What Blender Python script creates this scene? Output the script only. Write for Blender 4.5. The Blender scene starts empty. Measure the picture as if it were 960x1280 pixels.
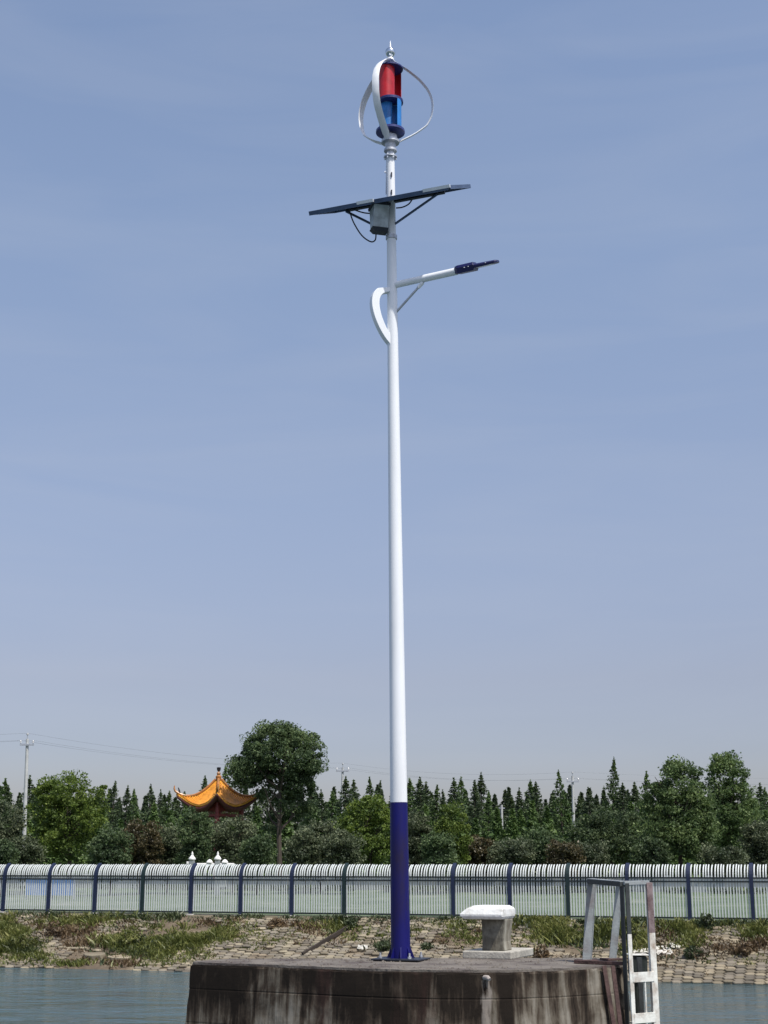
import bpy, bmesh, math, random
import numpy as np
from mathutils import Vector, Matrix, noise as mnoise

S = bpy.context.scene
COL = S.collection
R = math.radians

# ------------------------------------------------------------------ camera
CAM_Z = 3.85                       # eye height above the water (water is z = 0)
PITCH = math.atan(440 / 1800)
F = 1800.0                         # focal length in photo pixels (photo is 960 wide)
cam_d = bpy.data.cameras.new('camera')
cam = bpy.data.objects.new('camera', cam_d); COL.objects.link(cam)
cam_d.sensor_fit = 'HORIZONTAL'; cam_d.sensor_width = 36; cam_d.lens = 36 * F / 960
cam_d.clip_start = 0.5; cam_d.clip_end = 9000
cam.location = (0, 0, CAM_Z); cam.rotation_euler = (math.pi / 2 + PITCH, 0, 0)
S.camera = cam

# ------------------------------------------------------------------ light
SUN_EL = R(60)
SUN_DIR = Vector((math.cos(SUN_EL) * 0.655, -math.cos(SUN_EL) * 0.756, math.sin(SUN_EL))).normalized()
W = bpy.data.worlds.new('World'); S.world = W; W.use_nodes = True
wn = W.node_tree.nodes; wl = W.node_tree.links
sky = wn.new('ShaderNodeTexSky'); sky.sky_type = 'NISHITA'; sky.sun_disc = False
sky.sun_elevation = SUN_EL; sky.sun_rotation = math.atan2(SUN_DIR.x, SUN_DIR.y)
sky.altitude = 0; sky.air_density = 1.0; sky.dust_density = 1.5; sky.ozone_density = 2.0
# the camera's rendering of the blue: one tint per height above the horizon, the same all round
tcw = wn.new('ShaderNodeTexCoord'); sxw = wn.new('ShaderNodeSeparateXYZ'); rpw = wn.new('ShaderNodeValToRGB')
wl.new(tcw.outputs['Generated'], sxw.inputs[0]); wl.new(sxw.outputs[2], rpw.inputs[0])
stops = [(0.000, (0.5643, 0.5192, 0.5930)), (0.077, (0.5275, 0.4817, 0.5563)), (0.123, (0.5917, 0.5000, 0.5353)), (0.237, (0.7365, 0.6410, 0.6454)), (0.413, (0.8720, 0.8105, 0.7961)), (0.540, (0.8817, 0.8541, 0.8566))]
while len(rpw.color_ramp.elements) < len(stops): rpw.color_ramp.elements.new(0.9)
for el_, (p_, c_) in zip(rpw.color_ramp.elements, stops): el_.position = p_; el_.color = (*c_, 1)
gm = wn.new('ShaderNodeVectorMath'); gm.operation = 'MULTIPLY'
wl.new(sky.outputs[0], gm.inputs[0]); wl.new(rpw.outputs[0], gm.inputs[1])
g2 = wn.new('ShaderNodeVectorMath'); g2.operation = 'SCALE'; g2.inputs['Scale'].default_value = 2.0; wl.new(gm.outputs[0], g2.inputs[0])
mpw = wn.new('ShaderNodeMapping'); mpw.inputs['Scale'].default_value = (2.2, 2.2, 13.0); wl.new(tcw.outputs['Generated'], mpw.inputs[0])
nzw = wn.new('ShaderNodeTexNoise'); nzw.inputs['Scale'].default_value = 1.6; nzw.inputs['Detail'].default_value = 5; nzw.inputs['Distortion'].default_value = 0.8
wl.new(mpw.outputs[0], nzw.inputs['Vector'])
mrw = wn.new('ShaderNodeMapRange'); mrw.inputs['From Min'].default_value = 0.42; mrw.inputs['From Max'].default_value = 0.72; mrw.inputs['To Max'].default_value = 0.13
wl.new(nzw.outputs[0], mrw.inputs[0])
cmw = wn.new('ShaderNodeMix'); cmw.data_type = 'RGBA'; wl.new(mrw.outputs[0], cmw.inputs[0]); hsw = wn.new('ShaderNodeHueSaturation'); hsw.inputs['Saturation'].default_value = 0.90; hsw.inputs['Value'].default_value = 1.03; wl.new(g2.outputs[0], hsw.inputs['Color']); wl.new(hsw.outputs[0], cmw.inputs[6]); cmw.inputs[7].default_value = (5.2, 5.6, 6.5, 1)
wl.new(cmw.outputs[2], wn['Background'].inputs[0]); wn['Background'].inputs[1].default_value = 0.10

sun_d = bpy.data.lights.new('sun', 'SUN'); sun_d.energy = 4.6; sun_d.angle = R(0.5); sun_d.color = (1.0, 0.96, 0.89)
sun = bpy.data.objects.new('sun', sun_d); COL.objects.link(sun)
sun.rotation_euler = SUN_DIR.to_track_quat('Z', 'Y').to_euler(); sun.location = (30, -10, 60)

S.view_settings.view_transform = 'Standard'; S.view_settings.look = 'None'
S.view_settings.exposure = 0.0; S.view_settings.gamma = 1.0
S.view_settings.use_curve_mapping = False
S.render.engine = 'CYCLES'; S.render.resolution_x = 768; S.render.resolution_y = 1024

# ------------------------------------------------------------------ geometry helpers
cp, sp = math.cos(PITCH), math.sin(PITCH)
def ray(px, py):
    a = (px - 480) / F; b = -(py - 640) / F
    return Vector((a, cp - b * sp, sp + b * cp))
def at(px, py, Y):                 # a world point at distance Y
    d = ray(px, py); k = Y / d.y
    return Vector((d.x * k, Y, CAM_Z + d.z * k))
def gp(px, py, z):                 # a world point on the level z
    d = ray(px, py); k = (z - CAM_Z) / d.z
    return Vector((d.x * k, d.y * k, z))

def mesh_obj(name, verts, faces, mat, parent=None, smooth=False, loc=None):
    me = bpy.data.meshes.new(name)
    me.from_pydata([tuple(v) for v in verts], [], faces)
    if mat: me.materials.append(mat)
    if smooth: me.polygons.foreach_set('use_smooth', [True] * len(me.polygons))
    me.update()
    o = bpy.data.objects.new(name, me); COL.objects.link(o)
    if parent: o.parent = parent
    if loc is not None: o.location = loc
    return o

class MB:
    """collects shapes; build() links them as one mesh object"""
    def __init__(s): s.v = []; s.f = []
    def add(s, vs, fs):
        b = len(s.v); s.v += [Vector(v) for v in vs]; s.f += [tuple(i + b for i in f) for f in fs]; return s
    def box(s, c, d, rz=0.0, tilt=None):
        x, y, z = d[0] / 2, d[1] / 2, d[2] / 2
        m = Matrix.Rotation(rz, 3, 'Z')
        if tilt is not None: m = m @ tilt
        vs = [Vector(c) + m @ Vector((a * x, b * y, e * z)) for a in (-1, 1) for b in (-1, 1) for e in (-1, 1)]
        return s.add(vs, [(0, 1, 3, 2), (4, 6, 7, 5), (0, 4, 5, 1), (2, 3, 7, 6), (0, 2, 6, 4), (1, 5, 7, 3)])
    def bar(s, a, b, w, h, up=Vector((0, 0, 1))):   # rectangular bar from a to b
        a, b = Vector(a), Vector(b); d = (b - a).normalized()
        x = d.cross(up)
        if x.length < 1e-4: x = Vector((1, 0, 0))
        x.normalize(); y = x.cross(d).normalized()
        vs = []
        for p in (a, b):
            for i, j in ((-1, -1), (1, -1), (1, 1), (-1, 1)):
                vs.append(p + x * (i * w / 2) + y * (j * h / 2))
        return s.add(vs, [(3, 2, 1, 0), (4, 5, 6, 7), (0, 1, 5, 4), (1, 2, 6, 5), (2, 3, 7, 6), (3, 0, 4, 7)])
    def tube(s, pts, rad, n=8, cap=True):
        pts = [Vector(p) for p in pts]
        if not hasattr(rad, '__len__'): rad = [rad] * len(pts)
        vs = []; x = None
        for i, p in enumerate(pts):
            d = (pts[min(i + 1, len(pts) - 1)] - pts[max(i - 1, 0)]).normalized()
            if x is None:
                x = d.orthogonal().normalized()
            else:
                x = (x - d * x.dot(d)).normalized()
            y = d.cross(x)
            for k in range(n):
                t = 2 * math.pi * k / n
                vs.append(p + (x * math.cos(t) + y * math.sin(t)) * rad[i])
        fs = []
        for i in range(len(pts) - 1):
            for k in range(n):
                fs.append((i * n + k, i * n + (k + 1) % n, (i + 1) * n + (k + 1) % n, (i + 1) * n + k))
        if cap:
            fs.append(tuple(reversed(range(n)))); fs.append(tuple(range((len(pts) - 1) * n, len(pts) * n)))
        return s.add(vs, fs)
    def lathe(s, prof, n=20, o=(0, 0, 0)):
        o = Vector(o); vs = []
        for r, z in prof:
            for k in range(n):
                t = 2 * math.pi * k / n
                vs.append(o + Vector((r * math.cos(t), r * math.sin(t), z)))
        fs = []
        for i in range(len(prof) - 1):
            for k in range(n):
                fs.append((i * n + k, i * n + (k + 1) % n, (i + 1) * n + (k + 1) % n, (i + 1) * n + k))
        fs.append(tuple(reversed(range(n)))); fs.append(tuple(range((len(prof) - 1) * n, len(prof) * n)))
        return s.add(vs, fs)
    def build(s, name, mat, parent=None, smooth=False, bevel=0, loc=None):
        o = mesh_obj(name, s.v, s.f, mat, parent, smooth, loc)
        if bevel:
            m = o.modifiers.new('bevel', 'BEVEL'); m.width = bevel; m.segments = 2; m.limit_method = 'ANGLE'
        if smooth:
            bm = bmesh.new(); bm.from_mesh(o.data)
            for e in bm.edges:
                if len(e.link_faces) == 2 and e.calc_face_angle(0) > 0.7: e.smooth = False
            bm.to_mesh(o.data); bm.free()
        return o

def tag(o, label, cat, group=None):
    o['label'] = label; o['category'] = cat
    if group: o['group'] = group
    return o
def kind(o, k): o['kind'] = k; return o
def empty(name, loc=(0, 0, 0), rz=0):
    o = bpy.data.objects.new(name, None); COL.objects.link(o); o.location = loc; o.rotation_euler = (0, 0, rz)
    o.empty_display_size = 0.2
    return o

# ------------------------------------------------------------------ materials
def ramp(nt, stops):
    r = nt.nodes.new('ShaderNodeValToRGB'); e = r.color_ramp.elements
    while len(e) < len(stops): e.new(0.5)
    for el, (p, c) in zip(e, stops): el.position = p; el.color = (*c, 1)
    return r
def mat_basic(name, col, rough=0.6, metal=0.0, var=0.25, scale=6.0, bump=0.15, bscale=40.0, spec=0.5, stretch=(1, 1, 1), dirt=None):
    m = bpy.data.materials.new(name); m.use_nodes = True
    nt = m.node_tree; b = nt.nodes['Principled BSDF']; L = nt.links
    tc = nt.nodes.new('ShaderNodeTexCoord'); mp = nt.nodes.new('ShaderNodeMapping'); mp.inputs['Scale'].default_value = stretch
    L.new(tc.outputs['Object'], mp.inputs[0])
    n = nt.nodes.new('ShaderNodeTexNoise'); n.inputs['Scale'].default_value = scale; n.inputs['Detail'].default_value = 6; n.inputs['Roughness'].default_value = 0.6
    L.new(mp.outputs[0], n.inputs['Vector'])
    d = dirt or tuple(c * (1 - var) for c in col); u = tuple(min(1, c * (1 + var * 0.6)) for c in col)
    r = ramp(nt, [(0.3, d), (0.52, col), (0.72, u)])
    L.new(n.outputs['Fac'], r.inputs[0]); L.new(r.outputs[0], b.inputs['Base Color'])
    b.inputs['Roughness'].default_value = rough; b.inputs['Metallic'].default_value = metal
    b.inputs['Specular IOR Level'].default_value = spec
    if bump:
        n2 = nt.nodes.new('ShaderNodeTexNoise'); n2.inputs['Scale'].default_value = bscale; n2.inputs['Detail'].default_value = 5
        L.new(mp.outputs[0], n2.inputs['Vector'])
        bp = nt.nodes.new('ShaderNodeBump'); bp.inputs['Strength'].default_value = bump; bp.inputs['Distance'].default_value = 0.02
        L.new(n2.outputs['Fac'], bp.inputs['Height']); L.new(bp.outputs[0], b.inputs['Normal'])
    return m
def piece_tone(m, lo, hi):
    nt = m.node_tree; b = nt.nodes['Principled BSDF']; L = nt.links
    src = b.inputs['Base Color'].links[0].from_socket
    oi = nt.nodes.new('ShaderNodeObjectInfo'); g = nt.nodes.new('ShaderNodeNewGeometry')
    ad = nt.nodes.new('ShaderNodeMath'); L.new(oi.outputs['Random'], ad.inputs[0]); L.new(g.outputs['Random Per Island'], ad.inputs[1])
    fr = nt.nodes.new('ShaderNodeMath'); fr.operation = 'FRACT'; L.new(ad.outputs[0], fr.inputs[0])
    mr = nt.nodes.new('ShaderNodeMapRange'); mr.inputs['To Min'].default_value = lo; mr.inputs['To Max'].default_value = hi; L.new(fr.outputs[0], mr.inputs[0])
    hv = nt.nodes.new('ShaderNodeHueSaturation'); L.new(mr.outputs[0], hv.inputs['Value']); L.new(src, hv.inputs['Color']); L.new(hv.outputs[0], b.inputs['Base Color'])
def mat_leaf(name, a, b_, c, rough=0.5, trans=0.25, big=0.6):
    """leaf colour varies per leaf and in larger patches"""
    m = bpy.data.materials.new(name); m.use_nodes = True
    nt = m.node_tree; b = nt.nodes['Principled BSDF']; L = nt.links
    g = nt.nodes.new('ShaderNodeNewGeometry'); oi = nt.nodes.new('ShaderNodeObjectInfo')
    tc = nt.nodes.new('ShaderNodeTexCoord')
    n = nt.nodes.new('ShaderNodeTexNoise'); n.inputs['Scale'].default_value = big; n.inputs['Detail'].default_value = 3
    L.new(tc.outputs['Object'], n.inputs['Vector'])
    ad = nt.nodes.new('ShaderNodeMath'); ad.operation = 'MULTIPLY_ADD'; ad.inputs[1].default_value = 0.45
    L.new(g.outputs['Random Per Island'], ad.inputs[0])
    ml = nt.nodes.new('ShaderNodeMath'); ml.operation = 'MULTIPLY_ADD'; ml.inputs[1].default_value = 1.3; ml.inputs[2].default_value = -0.38
    L.new(n.outputs['Fac'], ml.inputs[0]); L.new(ml.outputs[0], ad.inputs[2])
    r = ramp(nt, [(0.15, a), (0.5, b_), (0.9, c)])
    L.new(ad.outputs[0], r.inputs[0])
    hv = nt.nodes.new('ShaderNodeHueSaturation')
    mr = nt.nodes.new('ShaderNodeMapRange'); mr.inputs['To Min'].default_value = 0.8; mr.inputs['To Max'].default_value = 1.2
    L.new(oi.outputs['Random'], mr.inputs[0]); L.new(mr.outputs[0], hv.inputs['Value']); L.new(r.outputs[0], hv.inputs['Color'])
    L.new(hv.outputs[0], b.inputs['Base Color'])
    b.inputs['Roughness'].default_value = rough
    t = nt.nodes.new('ShaderNodeBsdfTranslucent'); L.new(hv.outputs[0], t.inputs[0])
    mx = nt.nodes.new('ShaderNodeMixShader'); mx.inputs[0].default_value = trans
    L.new(b.outputs[0], mx.inputs[1]); L.new(t.outputs[0], mx.inputs[2])
    L.new(mx.outputs[0], nt.nodes['Material Output'].inputs[0])
    return m

M = {}
M['white'] = mat_basic('white_paint', (0.80, 0.82, 0.84), 0.32, var=0.10, scale=3, bump=0.03, stretch=(1, 1, 0.25))
M['blue'] = mat_basic('navy_paint', (0.0045, 0.0045, 0.100), 0.5, var=0.35, scale=4, bump=0.05, spec=0.3, stretch=(1, 1, 0.3), dirt=(0.014, 0.010, 0.045))
M['lampblue'] = mat_basic('lamp_blue', (0.008, 0.010, 0.075), 0.4, var=0.3, bump=0.02)
M['steel'] = mat_basic('galvanised', (0.50, 0.52, 0.55), 0.45, 0.6, var=0.25, scale=12, bump=0.08)
M['silver'] = mat_basic('aluminium', (0.80, 0.82, 0.85), 0.35, 0.2, var=0.1, bump=0.02)
M['ball'] = mat_basic('polished_steel', (0.65, 0.70, 0.74), 0.12, 1.0, var=0.1, bump=0)
M['dark'] = mat_basic('dark_metal', (0.03, 0.035, 0.05), 0.5, 0.3, var=0.3)
M['cable'] = mat_basic('black_cable', (0.015, 0.018, 0.025), 0.5, var=0.2, bump=0)
M['pframe'] = mat_basic('panel_frame', (0.075, 0.110, 0.19), 0.45, 0.2, var=0.3)
M['cell'] = mat_basic('solar_cell', (0.012, 0.02, 0.06), 0.18, var=0.3, bump=0)
M['panelback'] = mat_basic('panel_back', (0.07, 0.10, 0.16), 0.5, var=0.2)
M['boxgrey'] = mat_basic('box_grey', (0.42, 0.47, 0.50), 0.5, 0.1, var=0.35, scale=8, bump=0.1)
M['red'] = mat_basic('rotor_red', (0.50, 0.014, 0.022), 0.35, var=0.3, bump=0.02)
M['rblue'] = mat_basic('rotor_blue', (0.025, 0.19, 0.52), 0.35, var=0.3, bump=0.02)
M['rdark'] = mat_basic('rotor_navy', (0.025, 0.035, 0.16), 0.4, var=0.3, bump=0.02)

# ---- platform concrete: black-brown weathering, vertical runs of lime and rust
def mat_quay():
    m = bpy.data.materials.new('weathered_concrete'); m.use_nodes = True
    nt = m.node_tree; b = nt.nodes['Principled BSDF']; L = nt.links; N = nt.nodes.new
    tc = N('ShaderNodeTexCoord')
    def noise(scale, stretch, det=6, dist=0.0, rg=0.6):
        mp = N('ShaderNodeMapping'); mp.inputs['Scale'].default_value = stretch; L.new(tc.outputs['Object'], mp.inputs[0])
        n = N('ShaderNodeTexNoise'); n.inputs['Scale'].default_value = scale; n.inputs['Detail'].default_value = det
        n.inputs['Distortion'].default_value = dist; n.inputs['Roughness'].default_value = rg
        L.new(mp.outputs[0], n.inputs['Vector']); return n
    st = noise(4.5, (1, 1, 0.07), 7, 0.5)
    fine = noise(14, (1, 1, 0.14), 5, 0.2)
    blot = noise(1.3, (1, 1, 0.9), 6, 0.5)
    a = N('ShaderNodeMath'); a.operation = 'MULTIPLY_ADD'; a.inputs[1].default_value = 0.35
    L.new(fine.outputs[0], a.inputs[0]); L.new(st.outputs[0], a.inputs[2])
    a2 = N('ShaderNodeMath'); a2.operation = 'MULTIPLY_ADD'; a2.inputs[1].default_value = 0.80
    L.new(blot.outputs[0], a2.inputs[0]); L.new(a.outputs[0], a2.inputs[2])
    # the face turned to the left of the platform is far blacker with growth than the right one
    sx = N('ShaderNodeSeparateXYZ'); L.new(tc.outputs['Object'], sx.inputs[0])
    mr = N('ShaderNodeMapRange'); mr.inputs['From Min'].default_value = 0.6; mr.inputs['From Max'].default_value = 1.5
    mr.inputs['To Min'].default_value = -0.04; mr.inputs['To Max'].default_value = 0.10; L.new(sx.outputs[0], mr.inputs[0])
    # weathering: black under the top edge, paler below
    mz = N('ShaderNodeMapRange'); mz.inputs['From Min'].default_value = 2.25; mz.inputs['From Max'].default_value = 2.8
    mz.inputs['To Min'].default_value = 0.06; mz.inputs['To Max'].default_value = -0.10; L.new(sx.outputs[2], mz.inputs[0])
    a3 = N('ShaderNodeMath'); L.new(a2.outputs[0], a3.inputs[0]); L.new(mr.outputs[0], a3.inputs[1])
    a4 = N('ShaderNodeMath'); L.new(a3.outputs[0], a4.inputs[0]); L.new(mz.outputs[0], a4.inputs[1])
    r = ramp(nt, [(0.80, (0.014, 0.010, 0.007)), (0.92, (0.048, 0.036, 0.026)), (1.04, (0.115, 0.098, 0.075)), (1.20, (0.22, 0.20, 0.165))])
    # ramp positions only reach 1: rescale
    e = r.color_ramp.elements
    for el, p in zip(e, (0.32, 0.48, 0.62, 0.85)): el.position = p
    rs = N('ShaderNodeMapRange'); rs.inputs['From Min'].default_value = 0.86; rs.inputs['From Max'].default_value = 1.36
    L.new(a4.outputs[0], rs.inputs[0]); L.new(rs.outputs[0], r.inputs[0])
    rust = noise(2.3, (1, 1, 0.12), 5, 0.3)
    rr = N('ShaderNodeMapRange'); rr.inputs['From Min'].default_value = 0.58; rr.inputs['From Max'].default_value = 0.72; rr.inputs['To Max'].default_value = 0.35
    L.new(rust.outputs[0], rr.inputs[0])
    mx = N('ShaderNodeMix'); mx.data_type = 'RGBA'; L.new(rr.outputs[0], mx.inputs[0]); L.new(r.outputs[0], mx.inputs[6]); mx.inputs[7].default_value = (0.075, 0.035, 0.03, 1)
    L.new(mx.outputs[2], b.inputs['Base Color']); b.inputs['Roughness'].default_value = 0.9; b.inputs['Specular IOR Level'].default_value = 0.2
    gb = noise(22, (1, 1, 0.5), 9, 0.3, 0.7)
    bp = N('ShaderNodeBump'); bp.inputs['Strength'].default_value = 0.35; bp.inputs['Distance'].default_value = 0.02
    L.new(gb.outputs[0], bp.inputs['Height']); L.new(bp.outputs[0], b.inputs['Normal'])
    return m
M['quay'] = mat_quay()
M['quaytop'] = mat_basic('platform_dirt', (0.135, 0.118, 0.100), 0.95, var=0.6, scale=3, bump=0.7, bscale=30, dirt=(0.05, 0.036, 0.034))
M['coping'] = mat_basic('pale_coping', (0.34, 0.30, 0.27), 0.9, var=0.5, scale=7, bump=0.6, dirt=(0.10, 0.07, 0.06))
M['lime'] = mat_basic('lime_deposit', (0.33, 0.29, 0.26), 0.85, var=0.3, scale=9, bump=0.4)
M['bolcap'] = mat_basic('bollard_white', (0.72, 0.73, 0.71), 0.75, var=0.16, scale=8, bump=0.5, bscale=14, dirt=(0.50, 0.49, 0.45))
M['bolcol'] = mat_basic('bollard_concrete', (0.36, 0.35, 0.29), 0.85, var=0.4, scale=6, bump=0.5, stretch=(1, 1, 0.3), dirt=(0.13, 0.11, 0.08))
def seaward_shade_stain(m):
    # stain and cap shade painted into the front face (low local y), ragged edges
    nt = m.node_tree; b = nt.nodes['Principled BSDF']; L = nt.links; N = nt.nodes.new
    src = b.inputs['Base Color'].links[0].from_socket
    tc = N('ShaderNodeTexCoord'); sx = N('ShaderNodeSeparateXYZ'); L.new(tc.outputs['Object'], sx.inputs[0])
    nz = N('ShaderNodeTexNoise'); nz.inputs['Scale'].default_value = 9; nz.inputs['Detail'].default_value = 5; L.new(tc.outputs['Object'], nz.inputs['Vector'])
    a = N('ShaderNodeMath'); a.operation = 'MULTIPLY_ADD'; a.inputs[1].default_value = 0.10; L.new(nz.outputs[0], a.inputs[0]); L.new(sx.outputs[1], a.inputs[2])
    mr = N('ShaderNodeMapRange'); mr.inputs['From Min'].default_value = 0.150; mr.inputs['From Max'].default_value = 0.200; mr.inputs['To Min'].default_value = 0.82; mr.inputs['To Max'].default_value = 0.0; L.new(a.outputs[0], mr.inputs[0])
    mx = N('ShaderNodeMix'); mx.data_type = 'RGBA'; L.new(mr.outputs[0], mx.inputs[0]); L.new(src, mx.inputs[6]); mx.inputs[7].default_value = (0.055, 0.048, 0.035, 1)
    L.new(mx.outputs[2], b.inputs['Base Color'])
seaward_shade_stain(M['bolcol'])
M['plinth'] = mat_basic('plinth_concrete', (0.40, 0.38, 0.33), 0.85, var=0.3, scale=7, bump=0.4)
M['railgrey'] = mat_basic('worn_steel_paint', (0.29, 0.315, 0.32), 0.6, 0.1, var=0.4, scale=5, bump=0.2, dirt=(0.22, 0.20, 0.20))
M['railwhite'] = mat_basic('chalky_steel_paint', (0.72, 0.72, 0.66), 0.6, 0.0, var=0.25, scale=5, bump=0.2, dirt=(0.35, 0.28, 0.22))
M['rust'] = mat_basic('rusty_steel', (0.085, 0.048, 0.042), 0.85, 0.1, var=0.5, scale=9, bump=0.4)
M['stained'] = mat_basic('stained_steel', (0.20, 0.15, 0.15), 0.7, 0.0, var=0.4, scale=9, bump=0.3, dirt=(0.10, 0.06, 0.06))
M['darkrail'] = mat_basic('dark_steel_angle', (0.05, 0.055, 0.055), 0.6, 0.3, var=0.4, scale=6, bump=0.2)
M['rubber'] = mat_basic('black_rubber', (0.012, 0.018, 0.014), 0.7, var=0.3)
# fence
M['picket'] = mat_basic('picket_paint', (0.62, 0.65, 0.63), 0.5, var=0.12, bump=0.0)
M['fpost'] = mat_basic('fence_post_navy', (0.006, 0.015, 0.050), 0.7, var=0.3, bump=0.05)
M['fpostteal'] = mat_basic('fence_post_teal', (0.004, 0.020, 0.022), 0.7, var=0.3, bump=0.05)
M['frail'] = mat_basic('fence_rail', (0.006, 0.014, 0.018), 0.7, var=0.3, bump=0.05)
M['footing'] = mat_basic('footing_concrete', (0.48, 0.46, 0.42), 0.9, var=0.3)
M['block'] = mat_basic('revetment_concrete', (0.28, 0.24, 0.165), 0.9, var=0.42, scale=0.9, bump=0.5, bscale=25, dirt=(0.20, 0.15, 0.10))
M['blockgrey'] = mat_basic('revetment_concrete_grey', (0.235, 0.205, 0.155), 0.9, var=0.42, scale=1.3, bump=0.5, bscale=25, dirt=(0.15, 0.12, 0.09))
piece_tone(M['block'], 0.55, 1.1); piece_tone(M['blockgrey'], 0.5, 1.05)
M['wallpale'] = mat_basic('pale_render', (0.24, 0.26, 0.26), 0.8, var=0.5, scale=0.35, bump=0.1)
M['hoard'] = mat_basic('blue_sheet', (0.10, 0.22, 0.50), 0.5, var=0.2, scale=2)
M['upole'] = mat_basic('concrete_pole', (0.45, 0.46, 0.45), 0.8, var=0.2, scale=3)
M['wire'] = mat_basic('aluminium_wire', (0.20, 0.22, 0.25), 0.6, 0.0, var=0.1, bump=0)
M['porcelain'] = mat_basic('insulator', (0.5, 0.5, 0.5), 0.2, var=0.1, bump=0)
M['roof'] = mat_basic('glazed_yellow_tile', (0.84, 0.41, 0.045), 0.35, var=0.35, scale=3, bump=0.2)
M['rib'] = mat_basic('tile_rib', (0.66, 0.27, 0.03), 0.35, var=0.35, scale=3, bump=0.1)
M['ridge'] = mat_basic('glazed_ridge', (0.42, 0.17, 0.05), 0.35, var=0.5, scale=3, bump=0.2, dirt=(0.10, 0.13, 0.05))
M['ridgedark'] = mat_basic('dark_finial', (0.03, 0.03, 0.035), 0.4, var=0.3)
M['redwood'] = mat_basic('red_lacquer', (0.16, 0.025, 0.02), 0.5, var=0.35, scale=4)
M['darkred'] = mat_basic('dark_red_eave', (0.09, 0.022, 0.018), 0.6, var=0.35, scale=4)
M['marble'] = mat_basic('white_stone', (0.74, 0.73, 0.70), 0.6, var=0.15)
M['bark'] = mat_basic('bark', (0.07, 0.055, 0.042), 0.9, var=0.4, scale=8, bump=0.5, stretch=(1, 1, 0.3))
M['plastic'] = mat_basic('white_plastic', (0.56, 0.54, 0.48), 0.6, var=0.25)
M['timber'] = mat_basic('weathered_timber', (0.035, 0.026, 0.02), 0.9, var=0.4, scale=4)

# foliage
M['leafdark'] = mat_leaf('leaf_camphor', (0.024, 0.046, 0.017), (0.066, 0.106, 0.040), (0.165, 0.215, 0.085), rough=0.65, trans=0.32)
M['leafmid'] = mat_leaf('leaf_broad', (0.028, 0.056, 0.016), (0.085, 0.135, 0.042), (0.20, 0.26, 0.09), rough=0.65, trans=0.35)
M['leafgreen'] = mat_leaf('leaf_fresh', (0.038, 0.068, 0.010), (0.105, 0.165, 0.022), (0.25, 0.32, 0.055), rough=0.65, trans=0.35)
M['leafgrey'] = mat_leaf('leaf_greyish', (0.030, 0.048, 0.020), (0.082, 0.105, 0.050), (0.26, 0.29, 0.16), rough=0.6, trans=0.3)
M['leafred'] = mat_leaf('leaf_reddish', (0.03, 0.032, 0.012), (0.080, 0.065, 0.026), (0.15, 0.115, 0.05))
M['leafpine'] = mat_leaf('leaf_conifer', (0.022, 0.042, 0.016), (0.055, 0.088, 0.032), (0.105, 0.145, 0.052), rough=0.6, big=0.35)
M['leafpine2'] = mat_leaf('leaf_conifer_fresh', (0.028, 0.058, 0.014), (0.070, 0.122, 0.030), (0.130, 0.190, 0.052), rough=0.6, big=0.35)
M['weed'] = mat_leaf('weed_green', (0.045, 0.058, 0.014), (0.13, 0.15, 0.035), (0.27, 0.26, 0.09), trans=0.3, big=0.8)
M['weeddry'] = mat_leaf('weed_dry', (0.07, 0.045, 0.022), (0.16, 0.105, 0.055), (0.30, 0.22, 0.12), trans=0.2, big=0.9)
M['weeddark'] = mat_leaf('weed_dark', (0.02, 0.035, 0.012), (0.055, 0.075, 0.03), (0.10, 0.12, 0.05), trans=0.2, big=0.9)

# ground and water
def mat_ground():
    m = bpy.data.materials.new('ground_soil_grass'); m.use_nodes = True
    nt = m.node_tree; b = nt.nodes['Principled BSDF']; L = nt.links; N = nt.nodes.new
    tc = N('ShaderNodeTexCoord')
    n1 = N('ShaderNodeTexNoise'); n1.inputs['Scale'].default_value = 0.5; n1.inputs['Detail'].default_value = 8; n1.inputs['Roughness'].default_value = 0.65
    n2 = N('ShaderNodeTexNoise'); n2.inputs['Scale'].default_value = 0.30; n2.inputs['Detail'].default_value = 8; n2.inputs['Roughness'].default_value = 0.7
    L.new(tc.outputs['Object'], n1.inputs['Vector']); L.new(tc.outputs['Object'], n2.inputs['Vector'])
    soil = ramp(nt, [(0.35, (0.07, 0.052, 0.034)), (0.5, (0.13, 0.10, 0.066)), (0.62, (0.22, 0.18, 0.12)), (0.75, (0.13, 0.13, 0.06))])
    lawn = ramp(nt, [(0.36, (0.045, 0.075, 0.032)), (0.5, (0.085, 0.125, 0.060)), (0.60, (0.13, 0.16, 0.095)), (0.68, (0.24, 0.25, 0.20))])
    L.new(n1.outputs[0], soil.inputs[0]); L.new(n2.outputs[0], lawn.inputs[0])
    at_ = N('ShaderNodeAttribute'); at_.attribute_name = 'lawn'
    mx = N('ShaderNodeMix'); mx.data_type = 'RGBA'; L.new(at_.outputs['Fac'], mx.inputs[0]); L.new(soil.outputs[0], mx.inputs[6]); L.new(lawn.outputs[0], mx.inputs[7])
    L.new(mx.outputs[2], b.inputs['Base Color']); b.inputs['Roughness'].default_value = 0.95
    nb = N('ShaderNodeTexNoise'); nb.inputs['Scale'].default_value = 9; nb.inputs['Detail'].default_value = 8; L.new(tc.outputs['Object'], nb.inputs['Vector'])
    bp = N('ShaderNodeBump'); bp.inputs['Strength'].default_value = 0.8; bp.inputs['Distance'].default_value = 0.06; L.new(nb.outputs[0], bp.inputs['Height']); L.new(bp.outputs[0], b.inputs['Normal'])
    return m
M['ground'] = mat_ground()
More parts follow.
